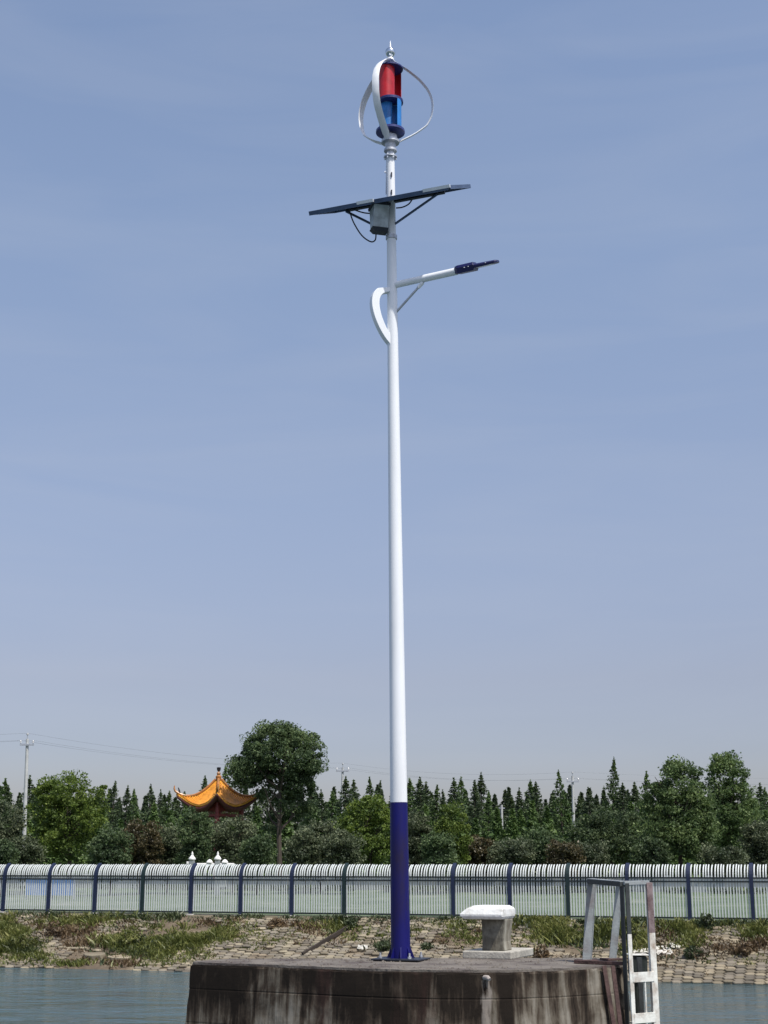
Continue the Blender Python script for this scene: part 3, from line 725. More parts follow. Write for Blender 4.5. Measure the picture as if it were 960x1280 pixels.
# ------------------------------------------------------------------ mooring bollard
DX = Vector((0.923, -0.385, 0)); DN = Vector((-0.385, -0.923, 0)); DANG = math.atan2(DX.y, DX.x)
def build_bollard():
    p = gp(578, 1198, PZ)                                     # plinth, front left corner on the deck
    root = empty('mooring_bollard', (p.x, p.y, PZ + 0.001), DANG); tag(root, 'squat concrete mooring bollard with overhanging white cap beside the pole', 'bollard')
    # local x to the right, local y away from the viewer
    mb = MB(); mb.box((0.29, 0.43, 0.04), (0.58, 0.86, 0.085)); mb.build('plinth', M['plinth'], root, bevel=0.012)
    zc = 0.083
    def ringq(x0, x1, y0, y1, z): return [(x0, y0, z), (x1, y0, z), (x1, y1, z), (x0, y1, z)]
    def stack(rs):
        vs = [v for r in rs for v in r]; fs = [(3, 2, 1, 0)]
        for i in range(len(rs) - 1):
            for k in range(4): fs.append((i * 4 + k, i * 4 + (k + 1) % 4, (i + 1) * 4 + (k + 1) % 4, (i + 1) * 4 + k))
        n = len(rs) * 4; fs.append((n - 4, n - 3, n - 2, n - 1)); return vs, fs
    vs, fs = stack([ringq(0.20, 0.465, 0.10, 0.40, zc), ringq(0.205, 0.455, 0.105, 0.39, zc + 0.1), ringq(0.20, 0.47, 0.105, 0.40, zc + 0.26), ringq(0.195, 0.48, 0.10, 0.41, zc + 0.345)])
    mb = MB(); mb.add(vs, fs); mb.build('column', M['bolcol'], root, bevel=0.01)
    z = zc + 0.346
    vs, fs = stack([ringq(0.03, 0.475, -0.01, 0.44, z), ringq(-0.015, 0.49, -0.03, 0.46, z + 0.03), ringq(-0.02, 0.492, -0.03, 0.465, z + 0.055), ringq(0.05, 0.49, 0.0, 0.46, z + 0.115), ringq(0.12, 0.44, 0.05, 0.42, z + 0.148)])
    mb = MB(); mb.add(vs, fs); o = mb.build('cap', M['bolcap'], root, bevel=0.009)
    return root
build_bollard()

# ------------------------------------------------------------------ the street lamp with turbine and solar panels
def build_lamp():
    base = gp(501, 1200.5, PZ); YP = base.y
    root = empty('street_lamp', (base.x, base.y, PZ + 0.002)); tag(root, 'tall white lamp post with blue foot, solar panels and small wind turbine on top', 'street lamp')
    o = Vector((base.x, base.y, PZ + 0.002))
    def L(px, py, dY=0.0): return at(px, py, YP + dY) - o
    # centre line of the shaft from the photograph: it leans a little to the left
    T0 = Vector((0, 0, 0)); split = L(499.3, 1003); top = L(488, 197)
    def cl(z):
        t = z / top.z; return Vector((top.x * t, 0, z))
    def rad(z):
        t = z / top.z; return 0.108 * (1 - t) + 0.052 * t
    def shaft(z0, z1, extra=0.0, n=14):
        mb = MB(); mb.tube([cl(z0 + (z1 - z0) * i / n) for i in range(n + 1)], [rad(z0 + (z1 - z0) * i / n) + extra for i in range(n + 1)], 32); return mb
    shaft(split.z, top.z).build('pole', M['white'], root, True)
    mb = shaft(0.02, split.z, 0.0015); mb.build('pole_foot', M['blue'], root, True)
    mb = MB(); mb.lathe([(0.118, split.z - 0.012), (0.118, split.z + 0.006)], 32, (cl(split.z).x, 0, 0))
    # base plate, gussets, bolts
    mb = MB(); mb.box((0, 0, 0.014), (0.56, 0.40, 0.018), DANG); mb.build('base_plate', M['dark'], root, bevel=0.004)
    for k in range(8):
        a = DANG + k * math.pi / 4 + 0.39
        d = Vector((math.cos(a), math.sin(a), 0)); s = Vector((-d.y, d.x, 0)) * 0.006
        v = [d * 0.10 + Vector((0, 0, 0.026)), d * 0.155 + Vector((0, 0, 0.026)), d * 0.150 + Vector((0, 0, 0.04)), d * 0.105 + Vector((0, 0, 0.15))]
        mb = MB(); mb.add([p - s for p in v] + [p + s for p in v], [(0, 1, 2, 3), (7, 6, 5, 4), (0, 4, 5, 1), (1, 5, 6, 2), (2, 6, 7, 3), (3, 7, 4, 0)]); mb.build('gusset', M['blue'], root)
    for k in range(4):
        a = DANG + math.pi / 4 + k * math.pi / 2
        mb = MB(); mb.lathe([(0.022, 0.026), (0.022, 0.048), (0.011, 0.0481), (0.011, 0.085)], 10, (math.cos(a) * 0.245 * 1.0, math.sin(a) * 0.215, 0)); mb.build('bolt', M['steel'], root, True)

    # ---- lamp arm
    dirr = Vector((DX.x, DX.y, 0))
    def along(p, d, pz=0): return p + dirr * d + Vector((0, 0, pz))
    z_arm = L(490, 357).z; P0 = cl(z_arm); rise = 0.060
    def ap(d, up=0.0): return along(P0, d, d * rise + up)
    mb = MB(); mb.tube([ap(0.0), ap(0.40)], 0.042, 16); mb.build('lamp_arm', M['white'], root, True)
    mb = MB(); mb.tube([ap(0.40), ap(0.86)], 0.046, 16); arm2 = mb.build('arm_sleeve', M['white'], root, True)
    head = MB()
    prof = [(0.84, 0.05, 0.044), (0.88, 0.085, 0.052), (1.09, 0.10, 0.052), (1.10, 0.10, 0.026), (1.36, 0.09, 0.019), (1.385, 0.06, 0.014)]
    vs = []; side = Vector((-DX.y, DX.x, 0)); ro = R(20); up0 = (Vector((-DX.x * rise, -DX.y * rise, 1))).normalized(); side2 = side * math.cos(ro) + up0 * math.sin(ro); upv = up0 * math.cos(ro) - side * math.sin(ro)
    for d, w, h in prof:
        c = ap(d, 0.012)
        for a_, b_ in ((-1, -1), (1, -1), (1, 0.4), (0.6, 1), (-0.6, 1), (-1, 0.4)): vs.append(c + side2 * (a_ * w) + upv * (b_ * h))
    fs = [(5, 4, 3, 2, 1, 0), tuple(range(30, 36))]
    for i in range(5):
        for k in range(6): fs.append((i * 6 + k, i * 6 + (k + 1) % 6, (i + 1) * 6 + (k + 1) % 6, (i + 1) * 6 + k))
    head.add(vs, fs); hd = head.build('lamp_head', M['lampblue'], root, bevel=0.006)
    mb = MB(); c0 = ap(1.12, 0.012) - upv * 0.024; c1 = ap(1.32, 0.012) - upv * 0.021; mb.bar(c0, c1, 0.13, 0.008, up=upv); mb.build('lens', M['silver'], hd)
    for d in (0.98, 1.03, 1.25):
        mb = MB(); mb.lathe([(0.010, 0), (0.010, 0.008)], 8, ap(d, 0.012) - side2 * 0.098); mb.build('screw', M['steel'], hd)
    # diagonal stay under the arm
    zs = L(497, 391).z; q0 = cl(zs) + dirr * 0.05; q1 = ap(0.42, -0.04)
    mb = MB(); mb.tube([q0, q1], 0.015, 10); st = mb.build('arm_stay', M['steel'], root, True)
    mb = MB(); mb.tube([q0.lerp(q1, 0.80), q0.lerp(q1, 0.97)], 0.024, 10); mb.build('stay_collar', M['white'], st, True)
    # decorative bow on the left
    zt, zb = L(488, 361).z, L(488, 434).z; pts = []
    n = 22; mb = MB(); vs = []; fs = []
    bd = (-dirr * 0.72 + DN * 0.69).normalized(); bs = Vector((-bd.y, bd.x, 0))
    for i in range(n + 1):
        t = i / n; z = zt + (zb - zt) * t
        # px offsets of the bow's outer edge
        prof_px = 26 * math.sin(math.pi * min(1, t ** 0.62 * 0.94 + 0.06)) ** 0.62 if 0 < t < 1 else 3
        r_out = max(0.045, prof_px / 91.0)
        c = cl(z) + bd * r_out
        wd = 0.045
        r_in = max(0.02, r_out - 0.10)
        c2 = cl(z + (-0.05 if t < 0.25 else 0.0) * (1 - t * 4)) + bd * r_in
        for q in (c, c2):
            vs.append(q + bs * wd); vs.append(q - bs * wd)
    for i in range(n):
        a = i * 4; b = a + 4
        fs += [(a, a + 1, b + 1, b), (a + 2, b + 2, b + 3, a + 3), (a, b, b + 2, a + 2), (a + 1, a + 3, b + 3, b + 1)]
    fs += [(0, 2, 3, 1), (n * 4, n * 4 + 1, n * 4 + 3, n * 4 + 2)]
    mb.add(vs, fs); mb.build('bow_bracket', M['white'], root, bevel=0.005)

    # ---- solar panels: tilted toward the sun, mounted on a cross beam
    z_b = L(489, 252).z; PB = cl(z_b)
    def bp(d, n_=0.0, z=0.0): return PB + dirr * d + Vector((DN.x * n_, DN.y * n_, z))
    mb = MB(); mb.bar(bp(-0.62, 0, 0.0), bp(0.72, 0, 0.0), 0.05, 0.045); mb.build('cross_beam', M['dark'], root, bevel=0.003)
    tilt = R(25.5); tn = Vector((DN.x * math.sin(tilt), DN.y * math.sin(tilt), math.cos(tilt)))       # panel normal
    tv = Vector((-DN.x * math.cos(tilt), -DN.y * math.cos(tilt), math.sin(tilt)))                    # up the slope
    def slab(a, b, w0, w1, h0, h1):
        vs = []
        for d in (a, b):
            for w in (w0, w1):
                for h in (h0, h1): vs.append(bp(d) + Vector((0, 0, 0.035)) + tv * w + tn * h)
        return vs, [(0, 2, 3, 1), (4, 5, 7, 6), (0, 1, 5, 4), (2, 6, 7, 3), (0, 4, 6, 2), (1, 3, 7, 5)]
    hw = 0.43
    for (a, b, s0) in ((-0.96, -0.08, -0.30), (-0.06, 0.93, 0.58)):
        root_p = MB(); root_p.add(*slab(a + 0.02, b - 0.02, -hw + 0.02, hw - 0.02, 0.004, 0.012))
        pan = root_p.build('solar_panel', M['panelback'], root)
        fr = MB()
        fr.add(*slab(a, s0, -hw, -hw + 0.025, -0.034, 0.018)); fr.add(*slab(a, b, hw - 0.025, hw, -0.03, 0.018))
        fr.add(*slab(a, a + 0.025, -hw + 0.025, hw - 0.025, -0.03, 0.018)); fr.build('frame', M['pframe'], pan)
        fr = MB(); fr.add(*slab(s0, b, -hw - 0.004, -hw + 0.025, -0.010, 0.028)); fr.build('frame', M['silver'], pan)
        fr = MB(); fr.add(*slab(s0, b - 0.03, -hw, -hw + 0.025, -0.036, -0.011)); fr.add(*slab(b - 0.025, b, -hw + 0.025, hw - 0.025, -0.028, 0.018)); fr.build('frame', M['pframe'], pan)
        gl = MB(); gl.add(*slab(a + 0.03, b - 0.03, -hw + 0.03, hw - 0.03, 0.0125, 0.016)); gl.build('cells', M['cell'], pan)
    zs = L(495, 281).z - z_b
    mb = MB(); mb.tube([bp(0.05, 0, zs), bp(0.62, 0, -0.02)], 0.016, 8); mb.build('panel_strut', M['pframe'], root, True)
    zs = L(467, 280).z - z_b
    mb = MB(); mb.tube([bp(-0.15, 0, zs - 0.03), bp(-0.62, 0, -0.02)], 0.016, 8); mb.build('panel_strut', M['pframe'], root, True)
    # battery box: tapering housing on the left front of the shaft
    zt = L(480, 257).z - 0.10; zb = L(480, 289).z - 0.01; cx = cl(zt)
    bc = dirr * -0.085 + DN * 0.17; mr_ = Matrix.Rotation(R(38), 3, 'Z')
    def q4(z, x0, x1, n0, n1): c = cl(z); return [c + bc + mr_ @ (dirr * (x + 0.075) * 0.82 + DN * (n_ - 0.17) * 0.95) for x, n_ in ((x0, n0), (x1, n0), (x1, n1), (x0, n1))]
    vs = q4(zt, -0.20, 0.04, 0.30, 0.05) + q4(zb, -0.19, 0.045, 0.19, 0.05)
    mb = MB(); mb.add(vs, [(0, 1, 2, 3), (7, 6, 5, 4), (0, 4, 5, 1), (1, 5, 6, 2), (2, 6, 7, 3), (3, 7, 4, 0)]); bx = mb.build('battery_box', M['boxgrey'], root, bevel=0.006)
    vs = q4(zt + 0.03, -0.22, 0.05, 0.32, 0.04) + q4(zt + 0.001, -0.215, 0.055, 0.315, 0.04)
    mb = MB(); mb.add(vs, [(0, 1, 2, 3), (7, 6, 5, 4), (0, 4, 5, 1), (1, 5, 6, 2), (2, 6, 7, 3), (3, 7, 4, 0)]); mb.build('lid', M['dark'], bx)
    vs = q4(zb - 0.001, -0.20, 0.055, 0.20, 0.04) + q4(zb - 0.045, -0.15, 0.05, 0.16, 0.05)
    mb = MB(); mb.add(vs, [(0, 1, 2, 3), (7, 6, 5, 4), (0, 4, 5, 1), (1, 5, 6, 2), (2, 6, 7, 3), (3, 7, 4, 0)]); mb.build('base_tray', M['dark'], bx)
    mb = MB(); mb.tube([cl(zb - 0.10) , cl(zb - 0.05)], rad(zb) + 0.014, 20); mb.build('clamp', M['steel'], root, True)
    # cables
    def cable(pxs, d=0.0):
        P = [L(x, y, d) for x, y in pxs]; out = []
        for i in range(len(P) - 1):
            p0 = P[max(i - 1, 0)]; p1 = P[i]; p2 = P[i + 1]; p3 = P[min(i + 2, len(P) - 1)]
            for k in range(5):
                t = k / 5; out.append(0.5 * ((2 * p1) + (-p0 + p2) * t + (2 * p0 - 5 * p1 + 4 * p2 - p3) * t * t + (-p0 + 3 * p1 - 3 * p2 + p3) * t ** 3))
        out.append(P[-1]); mb = MB(); mb.tube(out, 0.009, 7); mb.build('cable', M['cable'], root, True)
    cable([(437, 264), (442, 278), (452, 294), (463, 302), (469, 300), (470, 291)], 0.1)
    cable([(442, 262), (455, 266), (468, 267)], 0.1)
    cable([(495, 260), (503, 259), (511, 255), (516, 248)], -0.05)
    # thin conductor rod on small brackets up the left of the shaft
    mb = MB(); mb.tube([L(482.5, 243, 0), L(483.3, 196, 0)], 0.006, 6); mb.build('conduit', M['steel'], root, True)
    for py in (215, 196):
        mb = MB(); mb.bar(L(480.5, py), L(487, py), 0.02, 0.02); mb.build('conduit_clip', M['silver'], root)
    for py in (218, 240):
        mb = MB(); q = L(489.5, py, -0.062); mb.box(q, (0.016, 0.012, 0.06)); mb.build('slot_plate', M['dark'], root)

    # ---- turbine
    hub = MB(); tz = top.z; tx = top.x
    def Z(py): return L(488, py).z
    hub.lathe([(0.062, tz - 0.005), (0.085, tz - 0.004), (0.085, tz + 0.014), (0.05, tz + 0.015), (0.05, Z(190)), (0.082, Z(189.5)), (0.082, Z(187)), (0.06, Z(186.5)), (0.072, Z(180)), (0.115, Z(179)), (0.115, Z(176)), (0.085, Z(175)), (0.085, Z(170)), (0.03, Z(169))], 24, (tx, 0, 0))
    tur = hub.build('wind_turbine', M['steel'], root, True)
    for k in range(6):
        a = k * math.pi / 3
        mb = MB(); mb.lathe([(0.012, tz - 0.03), (0.012, tz + 0.03)], 6, (tx + 0.07 * math.cos(a), 0.07 * math.sin(a), 0)); mb.build('bolt', M['silver'], tur)
    mb = MB(); mb.tube([(tx, 0, Z(171)), (tx, 0, Z(74))], 0.018, 12); mb.build('shaft', M['steel'], tur, True)
    def disc(py, r, m, th=0.018, name='disc'):
        mb = MB(); mb.lathe([(r, Z(py) - th / 2), (r, Z(py) + th / 2)], 32, (tx, 0, 0)); return mb.build(name, m, tur)
    disc(86.5, 0.165, M['rdark']); disc(127, 0.165, M['rdark']); disc(128.6, 0.165, M['rdark'], 0.012); disc(165, 0.185, M['rdark'], 0.03)
    def savonius(z0, z1, ang, m, R0=0.105):
        for s in (0, math.pi):
            vs = []; fs = []; n = 14
            for i in range(n + 1):
                t = math.pi * i / n
                # half cylinder whose inner edge passes the shaft
                x = 0.062 + R0 * 0.96 * -math.cos(t); y = R0 * math.sin(t)
                a = ang + s
                for r_ in (0, 0.006):
                    k = 1 + r_ / R0
                    X = 0.062 + (x - 0.062) * k; Y = y * k
                    q = (tx + X * math.cos(a) - Y * math.sin(a), X * math.sin(a) + Y * math.cos(a))
                    vs += [(q[0], q[1], z0), (q[0], q[1], z1)]
            for i in range(n):
                a_ = i * 4; b_ = a_ + 4
                fs += [(a_, b_, b_ + 1, a_ + 1), (a_ + 2, a_ + 3, b_ + 3, b_ + 2), (a_ + 1, b_ + 1, b_ + 3, a_ + 3), (a_, a_ + 2, b_ + 2, b_)]
            fs += [(0, 1, 3, 2), (n * 4, n * 4 + 2, n * 4 + 3, n * 4 + 1)]
            mb = MB(); mb.add(vs, fs); mb.build('vane', m, tur, True)
    savonius(Z(126.5), Z(87), R(212), M['red']); savonius(Z(164), Z(129.5), R(302), M['rblue'])
    # three curved lift blades
    prof = [(0.0, 0.03), (0.03, 0.13), (0.10, 0.385), (0.22, 0.70), (0.34, 0.90), (0.45, 0.985), (0.55, 1.0), (0.66, 0.965), (0.77, 0.86), (0.89, 0.55), (0.96, 0.30), (1.0, 0.15)]
    zt, zb = Z(75), Z(178)
    def pr(t):
        for (a, ra), (b, rb) in zip(prof, prof[1:]):
            if t <= b:
                k = (t - a) / (b - a); return ra + (rb - ra) * k
        return prof[-1][1]
    def prs(t): return (pr(max(0, t - .03)) + 2 * pr(t) + pr(min(1, t + .03))) / 4
    for az in (R(8), R(134), R(250)):
        vs = []; fs = []; n = 48; er = Vector((math.cos(az), math.sin(az), 0)); et = Vector((-er.y, er.x, 0))
        for i in range(n + 1):
            t = i / n; r = prs(t) * 0.555; z = zt + (zb - zt) * t
            c = Vector((tx, 0, z)) + er * r
            t1 = min(1, t + .01); t0 = max(0, t - .01)
            tg = (er * (prs(t1) - prs(t0)) * 0.555 + Vector((0, 0, (zb - zt) * (t1 - t0)))).normalized()
            nn = et.cross(tg).normalized(); ch = 0.045 if 0.04 < t < 0.96 else 0.035
            tw = R(-18 + 36 * t)
            cd = (et * math.cos(tw) + nn * math.sin(tw)); cn = (nn * math.cos(tw) - et * math.sin(tw))
            for a_, b_ in ((-1, 0), (-0.5, 0.011), (0.35, 0.014), (1, 0.002), (0.35, -0.009), (-0.5, -0.007)):
                vs.append(c + cd * (a_ * ch) + cn * b_)
        for i in range(n):
            for k in range(6): fs.append((i * 6 + k, i * 6 + (k + 1) % 6, (i + 1) * 6 + (k + 1) % 6, (i + 1) * 6 + k))
        fs += [tuple(range(6))[::-1], tuple(range(n * 6, n * 6 + 6))]
        mb = MB(); mb.add(vs, fs); mb.build('blade', M['white'], tur, True)
    mb = MB(); zz = Z(74); mb.lathe([(0.02, zz - 0.03), (0.05, zz - 0.02), (0.045, zz + 0.01), (0.02, zz + 0.025)], 16, (tx, 0, 0)); mb.build('top_hub', M['silver'], tur, True)
    prof2 = [(0.066 * math.sin(math.pi * i / 14) + 0.0008, Z(65.5) - 0.066 * math.cos(math.pi * i / 14)) for i in range(15)]
    mb = MB(); mb.lathe(prof2, 24, (tx, 0, 0)); mb.build('finial_ball', M['ball'], tur, True)
    mb = MB(); mb.lathe([(0.016, Z(60)), (0.012, Z(57)), (0.003, Z(51))], 10, (tx, 0, 0)); mb.build('spike', M['silver'], tur, True)
    return root
lamp = build_lamp()

# ------------------------------------------------------------------ bank fence
def build_fence():
    root = empty('picket_fence', (FL.x, FL.y, 1.82), math.atan2(E.y, E.x)); tag(root, 'long white picket fence with dark posts and inward curving tops on the bank', 'fence')
    PX = [5, 62, 119, 177, 238, 300, 362, 428, 497, 565, 636, 710, 787, 863, 945]
    us = []
    for x in PX:                        # where the sight line to each post meets the fence line
        d = ray(x, 1140); o = Vector((FL.x, FL.y, 0)); den = d.x * E.y - d.y * E.x
        k = (o.x * E.y - o.y * E.x) / den; us.append((Vector((d.x * k, d.y * k, 0)) - o).dot(E))
    # a smooth spacing that follows them
    n = len(us); k = np.polyfit(range(n), us, 1); st = float(k[0]); u0 = float(k[1])
    posts = [u0 + st * i for i in range(-9, n + 9)]
    H = CAM_Z - 1.82
    def curve(n=6):                     # inland bend of the top: (inland, height)
        out = [(0, 0.02), (0, H - 0.47)]
        for i in range(1, n + 1):
            a = (math.pi / 2 * 0.82) * i / n; r = 0.46
            out.append((r * (1 - math.cos(a)), H - 0.47 + r * math.sin(a) * 1.0))
        return out
    cv = curve()
    def bent(w, d, name, mat, z0=0.02, ztop=0.0, dirc=1):
        vs = []; fs = []
        pts = [(cv[0][0], z0)] + list(cv[1:])
        for i, (y, z) in enumerate(pts):
            p0 = pts[max(i - 1, 0)]; p1 = pts[min(i + 1, len(pts) - 1)]
            tx_, tz_ = p1[0] - p0[0], p1[1] - p0[1]; l = math.hypot(tx_, tz_); nx, nz = tz_ / l, -tx_ / l
            for a, b in ((-1, -1), (1, -1), (1, 1), (-1, 1)):
                vs.append((a * w / 2, (y + nx * b * d / 2), z + nz * b * d / 2 + ztop))
        for i in range(len(pts) - 1):
            for k_ in range(4): fs.append((i * 4 + k_, i * 4 + (k_ + 1) % 4, (i + 1) * 4 + (k_ + 1) % 4, (i + 1) * 4 + k_))
        m = len(pts) * 4; fs += [(3, 2, 1, 0), (m - 4, m - 3, m - 2, m - 1)]
        me = bpy.data.meshes.new(name); me.from_pydata(vs, [], fs); me.materials.append(mat); me.update(); return me, vs, fs
    pk, pv, pf = bent(0.042, 0.034, 'picket', M['picket'], z0=0.10)
    pst = [bent(0.13, 0.13, 'fence_post', m, z0=-0.1, ztop=0.01)[0] for m in (M['fpost'], M['fpostteal'])]
    cand = []
    rnd = random.Random(8)
    for i, u in enumerate(posts):
        o = bpy.data.objects.new('post', pst[1 if i % 4 == 0 else 0]); COL.objects.link(o); o.parent = root; o.location = (u, 0, 0)
        mb = MB(); mb.box((0, -0.05, 0.0), (0.34, 0.34, 0.10)); f = mb.build('footing', M['footing'], root, bevel=0.01, loc=(u, 0, 0))
        if i + 1 < len(posts):
            a, b = u + 0.066, posts[i + 1] - 0.066
            for zz, th in ((H - 0.49, 0.055), (H - 0.62, 0.055), (0.13, 0.06)):
                mb = MB(); mb.box(((a + b) / 2, -0.042, zz), (b - a, 0.040, th)); mb.build('rail', M['frail'], root)
            m = 20
            for j in range(m):
                uu = a + (b - a) * (j + 0.5) / m; p = land(uu, 0, 2); X = p.x / (p.y * cp) * F + 480
                cand.append((p.length + (500 if not -3 < X < 963 else 0), uu, rnd.uniform(-.012, .012), rnd.uniform(-.010, .010), rnd.uniform(-0.012, 0.012)))
    cand.sort()
    rest = MB()
    for k_, (sc, uu, dz, dr, dd) in enumerate(cand):
        if k_ < 300:
            o = bpy.data.objects.new('picket', pk); COL.objects.link(o); o.parent = root; o.location = (uu, -0.002, dz); o.rotation_euler = (0, dr, dd * 2)
        else:
            rest.add([(x + uu, y - 0.002, z + dz) for x, y, z in pv], pf)
    kind(rest.build('outer_pickets', M['picket'], root), 'stuff')
    return posts
fence_posts = build_fence()

# ------------------------------------------------------------------ behind the fence: low wall, hedge, hoardings
def at_land(px, w):                    # point at the picture column px on the line w metres inland of the fence
    d = ray(px, 1110); o = land(0, w, 0); den = d.x * E.y - d.y * E.x
    k = (o.x * E.y - o.y * E.x) / den; p = Vector((d.x * k, d.y * k, 0)); return (p - land(0, 0, 0)).dot(E)
def build_inland():
    a = at_land(-420, 31); b = at_land(1350, 31)
    root = empty('boundary_wall', land(a, 31, 2.2), math.atan2(E.y, E.x)); tag(root, 'long low pale rendered wall seen through the fence pickets', 'wall')
    L = b - a; n = 40
    for i in range(n):
        mb = MB(); x0 = L * i / n; x1 = L * (i + 1) / n
        mb.box(((x0 + x1) / 2, 0, 0.42), (x1 - x0 - 0.35, 0.18, 0.94)); mb.build('panel', M['wallpale'], root)
        mb = MB(); mb.box((x0, 0, 0.48), (0.34, 0.30, 1.06)); mb.build('pier', M['wallpale'], root)
    rg = np.random.default_rng(5); m = 26000
    P = np.stack([rg.uniform(a, b, m), 29.6 + rg.uniform(-.35, .35, m), rg.uniform(0, 1, m) ** 0.8 * 0.42], 1)
    keep = np.sin(P[:, 0] * 1.9) + np.sin(P[:, 0] * 0.7 + 1) > -0.6; P = P[keep]
    Q = np.array([tuple(land(u, w, 2.15 + z)) for u, w, z in P])
    o = leaves('clipped_hedge', Q, 0.14, M['leafdark'], None, 5); tag(o, 'low dark broken hedge at the foot of the pale wall behind the fence', 'hedge')
    for x0, x1, lab in ((33, 59, 'blue sheet hoarding behind the fence, left one of two near the left edge'), (65, 92, 'blue sheet hoarding behind the fence, right one of two near the left edge')):
        ua, ub = at_land(x0, 14), at_land(x1, 14); p = land(ua, 14, 2.0)
        r = empty('site_hoarding', p, math.atan2(E.y, E.x)); tag(r, lab, 'hoarding', 'blue hoardings behind the fence')
        w = ub - ua; mb = MB(); mb.box((w / 2, 0, 0.65), (w, 0.05, 0.85)); mb.build('sheet', M['hoard'], r)
        for k in range(2): mb = MB(); mb.box((w * k, 0.06, 0.54), (0.06, 0.06, 1.1)); mb.build('stake', M['steel'], r)
build_inland()

# ------------------------------------------------------------------ stone balustrade with lotus finials by the pavilion
def build_balustrade():
    Y = 80; p = at(234, 1090, Y); root = empty('stone_balustrade', (p.x, Y, 2.2)); tag(root, 'white stone balustrade with onion finials rising over the fence below the pavilion', 'balustrade')
    def X(px): return at(px, 1080, Y).x - p.x
    def Zp(py): return at(250, py, Y).z - 2.2
    for px in (240, 272):
        mb = MB(); mb.box((X(px), 0, Zp(1076) / 2), (0.28, 0.28, Zp(1076))); q = mb.build('pillar', M['wallpale'], root, bevel=0.02)
        z0 = Zp(1076); s = 0.9
        mb = MB(); mb.lathe([(0.10 * s, z0), (0.20 * s, z0 + 0.05), (0.22 * s, z0 + 0.12), (0.13 * s, z0 + 0.22), (0.06 * s, z0 + 0.30), (0.075 * s, z0 + 0.36), (0.012, z0 + 0.50)], 16, (X(px), 0, 0)); mb.build('finial', M['marble'], q, True)
    for x0, x1, py in ((243, 269, 1079), (275, 293, 1079), (233, 237, 1077)):
        mb = MB(); mb.box(((X(x0) + X(x1)) / 2, 0, Zp(py) - 0.08), (X(x1) - X(x0), 0.20, 0.17)); mb.build('coping', M['marble'], root, bevel=0.04)
    for px in (262, 281):
        mb = MB(); mb.lathe([(0.16, Zp(1079)), (0.19, Zp(1078)), (0.10, Zp(1075)), (0.02, Zp(1074))], 12, (X(px), 0, 0)); mb.build('knob', M['marble'], root, True)
build_balustrade()

